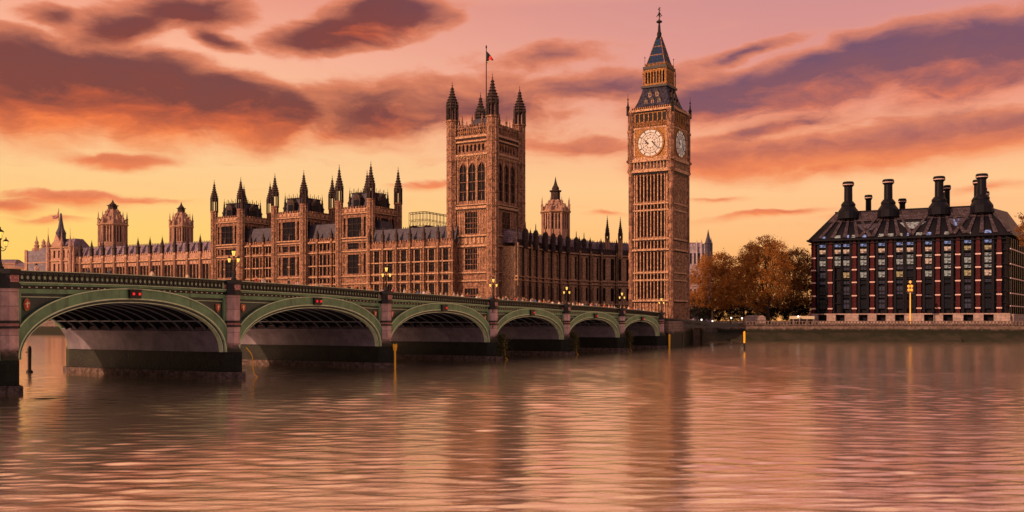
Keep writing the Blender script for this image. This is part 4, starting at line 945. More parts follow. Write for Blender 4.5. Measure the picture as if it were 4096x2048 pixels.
# gabled house with turrets left of the palace
Y = 528.; gx = lambda x: px(x, Y)-px(186, Y)
gh = thing('gabled_house', 'gabled stone end house with thin spire and small turrets left of the palace', 'building', (px(186, Y), Y, 0), R(-24))
W = gx(318); mb = MB(); rows = [(9, 14), (17, 24), (31, 37), (40, 44)]; cols = [(1.6+k*3.4, 3.0+k*3.4) for k in range(5)]
grid_wall(mb, cols, rows, W, 6, 45.8); mb.box(0, W, .7, 14, 6, 45.8)
for z_ in (29.5, 38.5, 45.6): string(mb, -.2, W+.2, z_)
mb.xz([(1.5, 45.8), (11.5, 45.8), (7.5, 52), (6.6, 53), (5, 49)], .2, 1., 0); mb.build('wall', ['stone_far', 'stone_lt', 'stone_dk'], gh)
fill_windows(gh, Matrix.Identity(4), cols, rows, [(1, 1, False)])
for (x, r_, zt) in ((198, 1.1, pz(912, Y)), (272, 1.0, pz(910, Y)), (318, .9, pz(917, Y)), (336, .7, pz(950, Y))):
    t_ = MB(); b0 = zt-14; t_.lathe(gx(x), -.3, [(r_*1.1, 6), (r_*1.1, b0), (r_*1.3, b0+.2), (r_*.9, b0+.8), (r_*.8, b0+4), (r_*1.15, b0+4.3), (r_*1.15, b0+5.2), (r_*.6, b0+6.6), (r_*.3, b0+9), (.1, b0+11), (.05, zt)], 8); t_.build('turret', ['stone_far'], gh)
rf = MB(); rf.frus(0, W, 1, 14, 45.5, 2, W-2, 5, 10, 50.5); rf.build('roof', ['slate_lilac'], gh)
s_ = MB(); xs = gx(240); s_.lathe(xs, 3, [(2.6, 46), (2.6, 53), (2.8, 53.4), (1.6, 56), (.9, 60), (.4, 64), (.15, pz(886, Y)), (.1, pz(862, Y))], 8); s_.build('spire', ['slate'], gh)
Yf = 531.; fg = thing('flag_on_pole', 'tiny reddish flag on a thin pole above the gabled house spire', 'flag', (px(240, Yf)-.4, Yf-.6, 0))
s_ = MB(); s_.lathe(0, 0, [(.12, pz(884, Yf)), (.1, pz(834, Yf))], 6); s_.build('pole', ['iron'], fg)
s_ = MB(); zt = pz(836, Yf); s_.add([(0.1, 0, zt), (-1.2, .4, zt-3.2), (-3.6, .1, zt-3.8), (-3.2, .2, zt-5.4), (-.9, .5, zt-5.0), (.1, 0, zt-3.6), (0.1, .15, zt), (-1.2, .55, zt-3.2), (-3.6, .25, zt-3.8), (-3.2, .35, zt-5.4), (-.9, .65, zt-5.0), (.1, .15, zt-3.6)],
      [(0, 1, 2, 3, 4, 5), (11, 10, 9, 8, 7, 6), (0, 6, 7, 1), (1, 7, 8, 2), (2, 8, 9, 3), (3, 9, 10, 4), (4, 10, 11, 5)]); s_.build('cloth', ['red_panel'], fg)
# plain block further left, and a low distant range
Y = 560.; pb = thing('plain_block', 'plain dull purple brown building block with a sloping parapet at the far left bank', 'building', (px(104, Y), Y, 0), R(-20))
W = px(196, Y)-px(104, Y)+2; mb = MB(); cols = [(1.5+k*2.9, 2.5+k*2.9) for k in range(4)]
mb.xz([(0, 6), (W, 6), (W, pz(990, Y)), (W*.72, pz(998, Y)), (W*.5, pz(1007, Y)), (W*.3, pz(1004, Y)), (0, pz(1004, Y))], 0, 16); mb.build('wall', ['panel'], pb)
mb = MB(); mb.box(-.2, W+.2, -.3, 0, pz(1055, Y), pz(1055, Y)+.7); mb.build('string_course', ['stone_far'], pb); mb = MB(); mb.box(-.6, 1.2, -.5, .0, 6, pz(1000, Y)); mb.build('corner_pilaster', ['stone_far'], pb)
for x in (130, 166):
    t_ = MB(); xx = px(x, Y)-px(104, Y); zb = pz(1004, Y)-.2; t_.lathe(xx, 4, [(2.6, zb), (2.4, zb+1.6), (1.2, zb+2.2), (1.6, zb+3.4), (.9, zb+4.2), (1.2, zb+5.2), (.5, zb+6.3), (.1, zb+(9 if x == 130 else 7))], 7); t_.build('roof_pinnacle', ['stone_far'], pb)
wd_ = window_mesh(1.2, 2.6, 1, 1, False, fr='stone_far')
for k in range(5):
    for zz in (12, 18, 24, 30): link('window', wd_, pb, Matrix.Translation((2.+k*2.4, -.66, zz)))
for (x0, x1, yt, Y, lab) in ((-60, 60, 1051, 640, 'long low distant building on the horizon behind the left edge lamp'), (52, 108, 1066, 620, 'small low distant building between the left edge lamp and the plain block')):
    d = thing('distant_building', lab, 'building', (px(x0, Y), Y, 0)); W = px(x1, Y)-px(x0, Y); zt = pz(yt, Y)
    mb = MB(); cols = [(1+k*3.2, 2.6+k*3.2) for k in range(int((W-2)/3.2))]; rows = [(zt-13-9*j, zt-9-9*j) for j in (1, 0)]
    grid_wall(mb, cols, rows, W, 5, zt); mb.box(0, W, .7, 14, 5, zt); mb.box(-.3, W+.3, -.4, 0, zt-.8, zt); mb.build('wall', ['stone_far'], d)
    fill_windows(d, Matrix.Identity(4), cols, rows, [(1, 1, False)])
    mb = MB(); mb.frus(0, W, 0, 14, zt, 1.5, W-1.5, 5, 9, zt+2.4); mb.build('roof', ['slate_lilac'], d)
# scaffold with a sheeted roof behind the palace
Y = 455.; sf = thing('scaffold', 'see-through scaffold frame with sagging netting above the palace roof by the square tower', 'scaffold', (px(1636, Y), Y, 0))
mb = MB(); W = px(1800, Y)-px(1636, Y); zt = pz(852, Y); zb = 42.
top = lambda x: zt+min(x, 6)*.1-max(0, x-8)*.17
k = 0
while k <= 12:
    x = W*k/12
    for yy in (0, 6): mb.tube([(x, yy, zb), (x, yy, top(x))], .10, 4)
    mb.tube([(x, 0, top(x)), (x, 6, top(x))], .07, 4); k += 1
for zz in (0, -3.4, -6.2, -9):
    for yy in (0, 6): mb.tube([(W*k/12, yy, top(W*k/12)+zz) for k in range(13)], .09 if zz else .16, 4)
for k in range(11): mb.tube([(W*k/12, 0, top(W*k/12)-6.2-(k % 3)*.3), (W*(k+1)/12, 0, top(W*(k+1)/12)-3.4)], .06, 4); mb.tube([(W*k/12, 0, zb+2), (W*(k+1)/12, 0, top(W*k/12)-6.4)], .06, 4)
mb.build('frame', ['redstone'], sf)
mb = MB(); mb.add([(W*k/12, -.1+.3*math.sin(k*2.1), top(W*k/12)-6.4+.5*math.sin(k*1.3)) for k in range(13)]+[(W*k/12, -.1, top(W*k/12)-7.6+.9*math.sin(k*1.9)) for k in range(13)], [(k, k+1, 14+k, 13+k) for k in range(12)]); mb.build('netting', ['redstone'], sf)

# abbey seen right of the clock tower
Y = 560.; ab = thing('abbey', 'pale lilac grey church with one thin spire between the clock tower and the trees', 'church', (px(2738, Y), Y, 0))
W = px(2846, Y)-px(2738, Y); zt = pz(977, Y); mb = MB(); cols = [(.8+k*2.3, 1.9+k*2.3) for k in range(6)]; rows = [(20, 25), (28, 33), (zt-11, zt-5)]
grid_wall(mb, cols, rows, W, 6, zt-1.); mb.box(0, W, .7, 18, 6, zt-1.)
for zz in (26.5, 34.2, zt-1.4): mb.box(-.2, W+.2, -.3, 0, zz, zz+.5)
crenel(mb, 0, W, zt-1, 1.3, 1.7); mb.box(W*.72, W+.4, -1.2, -.01, 6, zt+.5)
mb.build('wall', ['stone_pale'], ab); fill_windows(ab, Matrix.Identity(4), cols, rows, [(1, 1, True)])
mb = MB(); mb.frus(0, W*.7, 2, 16, zt-1.2, 1, W*.68, 8, 10, zt+1.6); mb.build('roof', ['slate_lilac'], ab)
for (x, z1, r_) in ((px(2832, Y)-px(2738, Y), pz(916, Y), 1.9), (1.5, zt+2.4, .5), (W*.45, zt+2.6, .5), (W*.62, zt+3, .6), (W*.98, zt+4, .7)):
    t_ = MB(); t_.lathe(x, -.5, [(r_*1.1, zt-12), (r_*1.1, zt), (r_*1.35, zt+.2), (r_*.95, zt+.9), (r_*.45, zt+(z1-zt)*.5), (r_*.12, zt+(z1-zt)*.86), (.04, z1)], 8); t_.build('spire', ['stone_pale' if r_ < 1 else 'slate'], ab)

# ------------------------------------------------------------------ the office building
OX0, OY0 = px(3243, 352), 352.; OX1, OY1 = px(4033, 324), 324.
OL = math.hypot(OX1-OX0, OY1-OY0); OA = math.atan2(OY1-OY0, OX1-OX0)
ob = thing('office_building', 'dark bronze and red stone office building with steep ribbed roof, tall chimneys and lit windows', 'building', (OX0, OY0, 0), OA)
def ou(x): k = (x-2048)/F; ex, ey = math.cos(OA), math.sin(OA); return (k*OY0-OX0)/(ex-k*ey)
zx = lambda z: ou(3200+z/1.741)
piers = [zx(q) for q in (95, 212, 380, 505, 631, 830, 960, 1100, 1240, 1387)]
bays = [zx(q) for q in (157, 262, 322, 441, 568, 693, 766, 894, 1027, 1167, 1309)]
OD = 46.; ZE = 35.2; z0o = 9.6
def oz(y): return EYE+(HZ-(660+y/1.741))/F*338
SK = math.radians(82); SX = OD/math.tan(SK)
mb = MB(); mb.xy([(0, 1), (OL-.6, 1), (OL-.6+SX, OD-1), (0, OD-1)], 6, ZE); mb.build('core', ['bronze'], ob)
mb = MB()
for u in bays:     # bronze jambs and spandrels that frame every window column
    for sg in (-1, 1): mb.box(u+sg*1.45-.42, u+sg*1.45+.42, -.25, 1., z0o, ZE-.3)
k = 0.4
for z_ in (oz(560), oz(608), oz(700), oz(790), oz(880), oz(960)): mb.box(0, OL, .25, 1., z_-.22, z_+.22)
mb.build('bronze_frame', ['bronze'], ob)
pm1 = MB(); pm1.box(-.66, .66, -.7, 1., z0o-.2, ZE-2.4)
pm1.frus(-.66, .66, -.7, 1, ZE-2.4, -.45, .45, -.3, 1, ZE-.4, 0); pme = pm1.mesh('pier', ['redstone'])
bdm = MB(); bdm.box(-.82, .82, -.86, -.1, -.22, .22, 0); bme = bdm.mesh('stone_band', ['band'])
for u in piers:
    p_ = link('pier', pme, ob, Matrix.Translation((u, 0, 0)))
    for y in (633, 722, 812, 907, 998): link('stone_band', bme, p_, Matrix.Translation((0, 0, oz(y))))
rows = [(505, 490, 0), (560, 540, 1), (612, 572, 2), (646, 624, 3), (692, 650, 4), (726, 706, 3), (780, 735, 4), (824, 804, 5), (900, 838, 6), (922, 908, 5), (1000, 930, 6)]
wcol = ['lit_ice', 'lit_ice', 'lit_warm', 'lit_pale', 'lit_pale', 'lit_blue', 'glass_of']
rnd = random.Random(11)
def office_win(w_, h_, m_):
    key = ('o', round(w_, 1), round(h_, 1), m_)
    if key not in _wc:
        q = MB(); q.box(0, w_, .32, .36, 0, h_, 0); q.box(w_/2-.05, w_/2+.05, .18, .315, 0, h_, 1); q.box(0, w_, .2, .315, h_*.5-.05, h_*.5+.05, 1)
        q.box(-.1, w_+.1, .1, .3, -.12, 0, 1); q.box(-.1, w_+.1, .1, .3, h_, h_+.1, 1); _wc[key] = q.mesh('window', [m_, 'bronze'])
    return _wc[key]
for bi, u in enumerate(bays):
    for (ya, yb, t_) in rows:
        if ya == 505 or (bi == 1 and ya > 700): continue
        m_ = wcol[t_]; q = rnd.random()
        if t_ == 2: m_ = 'lit_gold' if bi in (9, 10) else 'lit_warm'
        if t_ == 4: m_ = ('lit_pale', 'lit_warm')[q < .3] if ya == 692 else (['lit_blue', 'glass_of', 'lit_gold', 'lit_pale', 'lit_pale', 'lit_gold', 'glass_of', 'lit_pale', 'lit_pale', 'lit_gold', 'lit_warm'][bi])
        if t_ == 3: m_ = 'lit_pale' if q < .3 else 'lit_warm' if q < .42 else 'lit_blue'
        if t_ == 5: m_ = 'lit_blue' if q < .4 else 'glass_of'
        if t_ == 6: m_ = 'lit_blue' if q < .35 else 'glass_of'
        a, b_ = oz(ya), oz(yb); link('window', office_win(2.0, round((b_-a)*.88, 1), m_), ob, Matrix.Translation((u-1.0, 0, a+.1)))
# cornice, plinth arcade
mb = MB(); mb.xy([(-1.2, -1.5), (OL+1.2, -1.5), (OL+1.3+SX, OD), (-1.2, OD)], ZE-.3, ZE+.24); mb.box(-.6, OL+.6, -.9, 1, ZE-1.5, ZE-1.2); mb.build('cornice', ['bronze'], ob)
mb = MB(); mb.box(-.6, OL+.6, -1.0, 1., z0o-.5, z0o-.1)
opens = [zx(q) for q in (160, 284, 443, 568, 697, 899, 1032, 1173, 1314)]
x = -.6
for u in opens:
    hw_ = 1.5; mb.box(x, u-hw_, -1.6, 1, 6.9, z0o-.52); x = u+hw_
mb.box(x, OL+.6, -1.6, 1, 6.9, z0o-.52); mb.box(-1.5, OL+1.5, -2.6, 1, 6, 6.88); mb.build('plinth', ['palestone'], ob)
# right hand side face, its shade painted in by dark piers, with pale floor bands
mb = MB(); frs = FRM(OL, 0, SK)
mb.at(frs)
for k in range(10):
    mb.box(3+k*4.4-.7, 3+k*4.4+.7, -.5, 0, 9, ZE-1, 0)
for z_ in (oz(603), oz(704), oz(799), oz(900), oz(985)): mb.box(0, 44, -.75, -.51, z_-.18, z_+.18, 1)
mb.build('side_piers', ['bronze', 'band'], ob)
mb = MB(frs); mb.box(0, 45, -1.6, 0, 6, 9.2); mb.build('side_plinth', ['palestone'], ob)
# steep roof
ZR = 45.8; rd_ = 11.5
mb = MB(); mb.add([(-.8, -.9, ZE+.25), (OL+.8, -.9, ZE+.25), (OL+.8+SX, OD, ZE+.25), (-.8, OD, ZE+.25), (6.8, rd_-.5, ZR), (OL-6.8, rd_-.5, ZR), (OL-6.8+SX, OD-rd_, ZR), (6.8, OD-rd_, ZR)], [(0, 3, 2, 1), (4, 5, 6, 7), (0, 1, 5, 4), (1, 2, 6, 5), (2, 3, 7, 6), (3, 0, 4, 7)], 0)
mb.box(6.6, OL-6.6, rd_-.8, OD-rd_+.3, ZR, ZR+.4, 0)
rfo = mb.build('roof', ['bronze'], ob)
def on_roof(u, v):    # v = 0 eave .. 1 ridge, front slope
    x = u; y = -.9+(rd_+.4)*v; return (x, y-.12, ZE+.3+(ZR-ZE-.25)*v)
chx = [zx(q) for q in (312, 596, 958, 1262)]
mb = MB()
for c_ in chx:      # ribbed panels fan down from each chimney
    for q in (-2.7, -1.35, 0, 1.35, 2.7):
        a = on_roof(c_+q*.9, .98); u2 = c_+q*3.1; u2 = min(max(u2, -.5), OL+.5); b_ = on_roof(u2-.6, .02); w1, w2 = .5, 1.35
        a2, b2 = (a[0]+w1, a[1], a[2]), (b_[0]+w2, b_[1], b_[2])
        mb.add([a, a2, b2, b_, (a[0], a[1]-.35, a[2]+.2), (a2[0], a2[1]-.35, a2[2]+.2), (b2[0], b2[1]-.35, b2[2]+.2), (b_[0], b_[1]-.35, b_[2]+.2)], [(0, 1, 2, 3), (7, 6, 5, 4), (0, 4, 5, 1), (1, 5, 6, 2), (2, 6, 7, 3), (3, 7, 4, 0)], 0)
mb.build('roof_fin', ['roof_grid'], rfo)
mb = MB(); P = [on_roof(.2+4.6, .63), on_roof(OL-4.8, .63), on_roof(OL-7.1, .99), on_roof(7.1, .99)]
mb.add([(x, y-.05, z_) for x, y, z_ in P]+[(x, y+.08, z_) for x, y, z_ in P], [(0, 1, 2, 3), (7, 6, 5, 4), (0, 4, 5, 1), (1, 5, 6, 2), (2, 6, 7, 3), (3, 7, 4, 0)]); mb.build('roof_band', ['roof_grid'], rfo)
sk = MB(); 
def trap(u, hw_t, hw_b, v0, v1, m_, nm='skylight'):
    q = MB(); P = [on_roof(u-hw_b, v0), on_roof(u+hw_b, v0), on_roof(u+hw_t, v1), on_roof(u-hw_t, v1)]
    q.add([(x, y-.1, z_) for x, y, z_ in P]+[(x, y+.1, z_) for x, y, z_ in P], [(0, 1, 2, 3), (7, 6, 5, 4), (0, 4, 5, 1), (1, 5, 6, 2), (2, 6, 7, 3), (3, 7, 4, 0)]); q.build(nm, [m_], rfo)
trap(zx(775), 4.2, 1.6, .28, .52, 'lit_pale'); trap(zx(460), 4., 1.6, .28, .52, 'slate'); trap(zx(1090), 3.8, .6, .3, .6, 'slate')
for u in bays+[zx(380), zx(631), zx(830)]: trap(u, .85, 1.05, .03, .13, 'lit_ice' if rnd.random() < .6 else 'lit_pale', 'dormer_window')
vm = MB(); P = [on_roof(zx(1083), .34), on_roof(zx(1068), .55), on_roof(zx(1098), .55)]      # white chevron mark on the roof
for q in (P[1], P[2]): vm.tube([(P[0][0], P[0][1]-.25, P[0][2]), (q[0], q[1]-.25, q[2])], .28, 4)
vm.build('chevron_mark', ['lit_ice'], rfo)
def chimney(x, y, big=1., zt=oz(70), base=True):
    c = MB(); s_ = big
    if base: c.lathe(x, y, [(3.7*s_, ZR-2.6), (3.6*s_, ZR-.2), (3.3*s_, ZR+.4), (2.7*s_, ZR+1.2), (2.3*s_, ZR+1.9), (2.45*s_, ZR+2.0), (2.45*s_, ZR+2.6), (2.0*s_, ZR+3.2), (1.7*s_, ZR+3.6)], 16, 0)
    c.lathe(x, y, [(1.45*s_, ZR-1 if not base else ZR+3.5), (1.4*s_, zt-1.9), (1.5*s_, zt-1.8), (1.95*s_, zt-1.3), (2.0*s_, zt-.5), (1.75*s_, zt)], 14, 0)
    c.lathe(x, y, [(1.55*s_, zt-1.72), (2.02*s_, zt-1.15), (2.03*s_, zt-.95), (1.9*s_, zt-.9)], 14, 1)
    return c.build('chimney', ['bronze', 'band'], ob)
ztop_ = pz(743, 360)
for c_ in chx: chimney(c_, rd_-3.2, 1., ZR+10.6)
chimney(zx(424), rd_+9, .7, ZR+7, False); chimney(zx(676), rd_+7, .72, ZR+4.8, False); chimney(zx(1008), rd_+3, .62, ZR+8.2, False); chimney(zx(985), rd_+8, .5, ZR+7.6, False)
for k in range(4): chimney(OL-9.5+k*.6, rd_+4+k*7.5, .8, ZR+9.6-k*.5, k % 2 == 0)

ob.scale = (1.06,)*3; ob.location = (OX0*1.06, OY0*1.06, -.42)
# ------------------------------------------------------------------ trees
def tree(name, x, Y, zb, lobes, label, lm, nleaf, seed, trunk_r=.5, tx=None, leaf=.42, grp='autumn trees between the clock tower and the office building', cat='tree'):
    """lobes: (dx, dy, z, r) clump centres in metres"""
    rn = random.Random(seed); r = thing(name, label, cat, (px(x, Y), Y, zb), group=grp)
    tk = MB(); top = min(l[2] for l in lobes)
    h0 = top*.62; tk.tube([(0, 0, -.3), (.12, .05, h0*.5), (-.1, 0, h0)], [trunk_r*1.25, trunk_r*.9, trunk_r*.75], 9)
    for (dx, dy, z_, r_) in lobes:
        tk.tube([(-.1, 0, h0*.9), (dx*.35, dy*.35, h0+(z_-h0)*.45), (dx*.8, dy*.8, z_)], [trunk_r*.5, trunk_r*.3, trunk_r*.1], 6)
        for _ in range(4):
            a = rn.uniform(0, 2*PI); tk.tube([(dx*.6, dy*.6, h0+(z_-h0)*.7), (dx+math.cos(a)*r_*.7, dy+math.sin(a)*r_*.7, z_+rn.uniform(-.3, .6)*r_)], [trunk_r*.16, .03], 4)
    tk.build('trunk', ['bark'], r)
    vs, fs = [], []; tot = sum(l[3]**2 for l in lobes)
    for (dx, dy, z_, r_) in lobes:
        ncl = max(8, int(40*r_**2/9)); nl = max(4, int(3.2*nleaf*r_**2/tot/ncl))
        for _ in range(ncl):
            while True:
                v = Vector((rn.uniform(-1, 1), rn.uniform(-1, 1), rn.uniform(-1, 1)))
                if .35 < v.length < 1: break
            v = v.normalized()*(v.length**.55)*rn.uniform(.9, 1.14); cx_, cy_, cz_ = dx+v.x*r_, dy+v.y*r_, z_+v.z*r_*.86; cr_ = rn.uniform(.45, 1.3)*min(1.5, .34*r_+.3)
            for _ in range(nl):
                d = Vector((rn.gauss(0, .5), rn.gauss(0, .5), rn.gauss(0, .42)))*cr_; c = Vector((cx_, cy_, cz_))+d
                s_ = leaf*rn.uniform(.6, 1.35); n_ = (Vector((rn.gauss(0, 1), rn.gauss(0, 1), rn.gauss(.5, .8)))).normalized(); a = n_.orthogonal().normalized()*s_; b_ = n_.cross(a)*.8
                q = len(vs); vs += [tuple(c-a*.5), tuple(c+b_*.45), tuple(c+a*.55), tuple(c-b_*.45)]; fs.append((q, q+1, q+2, q+3))
    me = bpy.data.meshes.new('crown'); me.from_pydata(vs, [], fs); me.materials.append(M[lm]); link('crown', me, r); return r
def lob(x0, Y0, zb, L): return [(px(x, Y0)-px(x0, Y0), dy, pz(y, Y0)-zb, r/F*Y0) for (x, y, r, dy) in L]
G = 6.
tree('plane_tree', 2850, 372, G, lob(2850, 372, G, [(2855, 1060, 62, 0), (2895, 1055, 50, 3), (2815, 1095, 52, -1), (2790, 1150, 48, 2), (2860, 1130, 72, -3), (2905, 1130, 60, 0), (2835, 1185, 55, -2), (2890, 1195, 50, 1), (2770, 1195, 30, 0)]),
     'golden brown autumn tree nearest to the clock tower', 'leaf_a', 9000, 1)
tree('plane_tree', 3072, 362, G, lob(3072, 362, G, [(3055, 990, 55, 0), (3015, 1020, 50, 2), (3095, 1005, 45, -2), (2985, 1065, 55, 0), (3045, 1060, 75, -4), (3110, 1075, 60, 0), (2960, 1120, 60, -2), (3030, 1140, 70, -4), (3100, 1145, 60, -1), (2900, 1165, 50, 0), (2960, 1185, 50, -3), (3050, 1205, 45, 2)]),
     'tallest autumn tree with a pale leaning trunk, in the middle of the group', 'leaf_a', 14000, 2, .75)
tree('plane_tree', 3170, 378, G, lob(3170, 378, G, [(3150, 1045, 50, 0), (3195, 1040, 50, 2), (3230, 1060, 38, 0), (3170, 1100, 62, -2), (3222, 1115, 50, 0), (3150, 1160, 55, -1), (3210, 1175, 52, 1), (3130, 1200, 38, 0)]),
     'russet autumn tree closest to the office building', 'leaf_b', 9000, 3, .45)
tree('plane_tree', 2975, 392, G, lob(2975, 392, G, [(2935, 1120, 50, 0), (2975, 1100, 45, 2), (3000, 1160, 55, 0), (2930, 1185, 50, 0)]), 'darker russet tree half hidden behind the two golden ones', 'leaf_b', 4000, 4, .4)
for i, (x, w_, lab) in enumerate(((2800, 60, 'dark shrubbery at the foot of the clock tower'), (2920, 70, 'dark shrubbery under the golden tree'), (3060, 60, 'dark shrubbery behind the pale kiosk'), (3190, 60, 'dark shrubbery beside the office building'))):
    Y = 384
    tree('shrub', x, Y, G, lob(x, Y, G, [(x-w_*.8, 1262, 26, 0), (x-w_*.3, 1250, 34, 0), (x+w_*.25, 1255, 32, 0), (x+w_*.8, 1248, 34, 0), (x-w_*.5, 1225, 34, 2), (x+w_*.5, 1220, 36, 2), (x, 1215, 30, 3)]), lab, 'leaf_d', 3500, 10+i, .2, grp='dark shrubs under the trees', cat='shrub')
# sprig of a tree just showing at the right edge
tree('bare_tree', 4110, 300, G, [(px(4092, 300)-px(4110, 300), 0, pz(870, 300)-G, 1.6), (px(4098, 300)-px(4110, 300), 0, pz(915, 300)-G, 2.2), (px(4125, 300)-px(4110, 300), 0, pz(930, 300)-G, 4), (px(4104, 300)-px(4110, 300), 0, pz(960, 300)-G, 2.)],
     'sparse tree cut off by the right edge of the picture', 'leaf_b', 500, 21, .3, leaf=.5, grp='autumn trees at the right')
# ivy on the bridge piers
for i, s in ((3, PS[4]), (4, PS[5]), (5, PS[6])):
    v = bpt(s+.6, -1.6, 0); rn = random.Random(i); vs, fs = [], []
    for k in range(1500):
        h_ = rn.random()**.8; c = Vector((rn.gauss(0, .62)*(1-.3*h_), rn.gauss(0, .5), .6+h_*4.0)); n_ = Vector((rn.gauss(0, 1), rn.gauss(-.6, 1), rn.gauss(.4, .8))).normalized(); a = n_.orthogonal().normalized()*rn.uniform(.16, .34); b_ = n_.cross(a)
        q = len(vs); vs += [tuple(c-a*.5), tuple(c+b_*.45), tuple(c+a*.55), tuple(c-b_*.45)]; fs.append((q, q+1, q+2, q+3))
    r = thing('pier_shrub', {3: 'leafy green bush clinging to the bridge pier in front of the square tower', 4: 'leafy bush clinging to the second pier from the clock tower', 5: 'leafy bush clinging to the last river pier near the clock tower'}[i], 'bush', v, BA, 'bushes growing on the bridge piers')
    me = bpy.data.meshes.new('foliage'); me.from_pydata(vs, [], fs); me.materials.append(M['leaf_g']); link('foliage', me, r)
    st_ = MB(); 
    for k in range(4): st_.tube([(0, .5, .5), (rn.uniform(-.4, .4), .1, 2.2), (rn.uniform(-.7, .7), -.2, 4.2)], [.07, .05, .02], 5)
    st_.build('stem', ['bark'], r)

# ------------------------------------------------------------------ river posts and piles
def marker(x, ybase, ytop, ydark, r_, label, mt='yellow', head=False, Y=None):
    Y = Y or (EYE*F)/(ybase-HZ); z1 = pz(ytop, Y); zd = pz(ydark, Y) if ydark else -.5
    t_ = thing('marker_post', label, 'post', (px(x, Y), Y, 0), group='marker posts standing in the river')
    if ydark: m_ = MB(); m_.lathe(0, 0, [(r_*1.05, -2), (r_*.9, zd)], 10); m_.build('pile', ['iron'], t_)
    m_ = MB(); m_.lathe(0, 0, [(r_, zd if ydark else -2), (r_, zd+.1 if ydark else 0), (r_*1.15, z1-.3), (r_*.8, z1-.05), (r_*.3, z1)], 10); m_.build('post', [mt], t_)
    if head:
        m_ = MB()
        for sg in (-1, 1): m_.lathe(sg*r_*1.5, 0, [(r_*.3, z1-.7), (r_*.95, z1-.45), (r_*.95, z1-.1), (r_*.3, z1+.1)], 8)
        m_.box(-r_*2, r_*2, -.06, .06, z1-.9, z1-.72); m_.build('bracket', [mt], t_)
    return t_
marker(1580, 1464, 1377, None, .13, 'yellow double headed marker post in front of the third bridge pier', head=True, Y=146)
marker(2978, 1401, 1325, 1372, .22, 'yellow topped marker pile standing alone in the river in front of the trees')
marker(2677, 1372, 1336, None, .24, 'short plain yellow marker post in the water just right of the bridge end', Y=249)
pl = marker(118, 1491, 1384, None, .22, 'dark mooring post in golden water seen through the first arch', mt='iron')
m_ = MB(); z1 = pz(1384, 134); m_.box(-.5, .2, -.08, .08, z1-.9, z1-.75); m_.lathe(0, 0, [(.5, -.2), (.42, .25), (.25, .4)], 10); m_.build('collar', ['iron'], pl)
for i, lab in ((2, 'bent yellow fender pole on the pier right of the first full arch'), (4, 'bent yellow fender pole on the bushy pier below the square tower'), (5, 'thin bent yellow fender pole on the second pier from the clock tower'), (6, 'thinnest bent yellow fender pole on the last river pier')):
    s = PS[i]; q = bpt(s+1.9, -1.5, 0); o = MB(BM.inverted() @ BM)
    o.tube([(-.7, .2, 3.7), (-.2, 0, 3.1), (.05, -.1, 2.6), (.12, -.15, 1.2), (.3, -.2, .35), (.75, -.3, .05)], .06 if i < 6 else .05, 6); f_ = o.build('fender_pole', ['yellow']); f_.location = q; f_.rotation_euler = (0, 0, BA)
    tag(f_, lab, 'pole', 'yellow fender poles on the bridge piers')
# tall golden lamp column in front of the office building
Y = 343.; gl_ = thing('lamp_column', 'tall glowing orange lamp column with stacked lanterns in front of the office building', 'lamp', (px(3641, Y), Y, 0))
m_ = MB(); zt = pz(1170, Y); m_.lathe(0, 0, [(.6, 5.9), (.6, 6.2), (.22, 6.5), (.17, zt)], 8); m_.build('post', ['lamp_o'], gl_)
for k, (y, r_) in enumerate(((1160, .85), (1145, .95), (1128, .6))):
    z_ = pz(y, Y)
    for a in range(4 if r_ > .7 else 1):
        m_ = MB(); rr = r_*.75 if r_ > .7 else 0; m_.lathe(rr*math.cos(a*PI/2+.4), rr*math.sin(a*PI/2+.4), [(.12, z_-.5), (.42, z_-.2), (.42, z_+.25), (.1, z_+.5)], 8); m_.build('lantern', ['lamp_o'], gl_)
m_ = MB(); m_.lathe(0, 0, [(.2, zt), (1.15, zt+.25), (1.15, zt+.4), (.12, zt+.5), (.12, pz(1125, Y))], 8); m_.build('bracket', ['gilt_lit'], gl_)

# ------------------------------------------------------------------ kiosk, pontoon, embankment lamps
Y = 353.; k_ = thing('kiosk', 'low pale stepped kiosk on the embankment under the tallest tree', 'kiosk', (px(2983, Y), Y, 6))
W = px(3064, Y)-px(2983, Y); m_ = MB(); m_.box(0, W, 0, 4, 0, 1.35); m_.box(.15, W-.3, -.12, 0, .25, 1.05); m_.build('counter', ['palestone'], k_)
m_ = MB(); m_.frus(.1, W-.1, -.3, 4.2, 1.35, .1, W-.1, -.3, 4.2, 1.6); m_.frus(.1, W-.1, -.2, 4.2, 2.1, .9, W-.9, .8, 3., 2.9); m_.box(.2, W-.2, 0, 4, 1.6, 2.1); m_.build('roof', ['palestone'], k_)
m_ = MB(); m_.tube([(W*.6, 1, 2.8), (W*.6, 1, 5.2)], .08, 5); m_.lathe(W*.6, 1, [(.05, 5.1), (.22, 5.3), (.05, 5.7)], 6); m_.build('mast', ['iron'], k_)
Y = 356.; k_ = thing('pier_shelter', 'rounded pale cream shelter with dark sides between the trees and the office building', 'shelter', (px(3149, Y), Y-6, 5.6))
W = px(3238, Y)-px(3149, Y); m_ = MB(); n = 8
m_.xz([(0, 2.0), (0, 2.5)]+[(.35*(1-math.cos(a)), 2.5+.55*math.sin(a)) for a in [k*PI/12 for k in range(1, 7)]]+[(W-.35*(1-math.cos(a)), 2.5+.55*math.sin(a)) for a in [k*PI/12 for k in range(6, 0, -1)]]+[(W, 2.5), (W, 2.0)], 0, 3.5)
m_.build('canopy', ['cream'], k_)
m_ = MB(); m_.box(.3, W-.3, .6, 3.2, 0, 2.0); m_.build('dark_body', ['bronze'], k_)
for q in (.05, .33, .66, .93): m_ = MB(); m_.box(q*W, q*W+.2, .1, .3, 0, 2.0); m_.build('post', ['palestone'], k_)
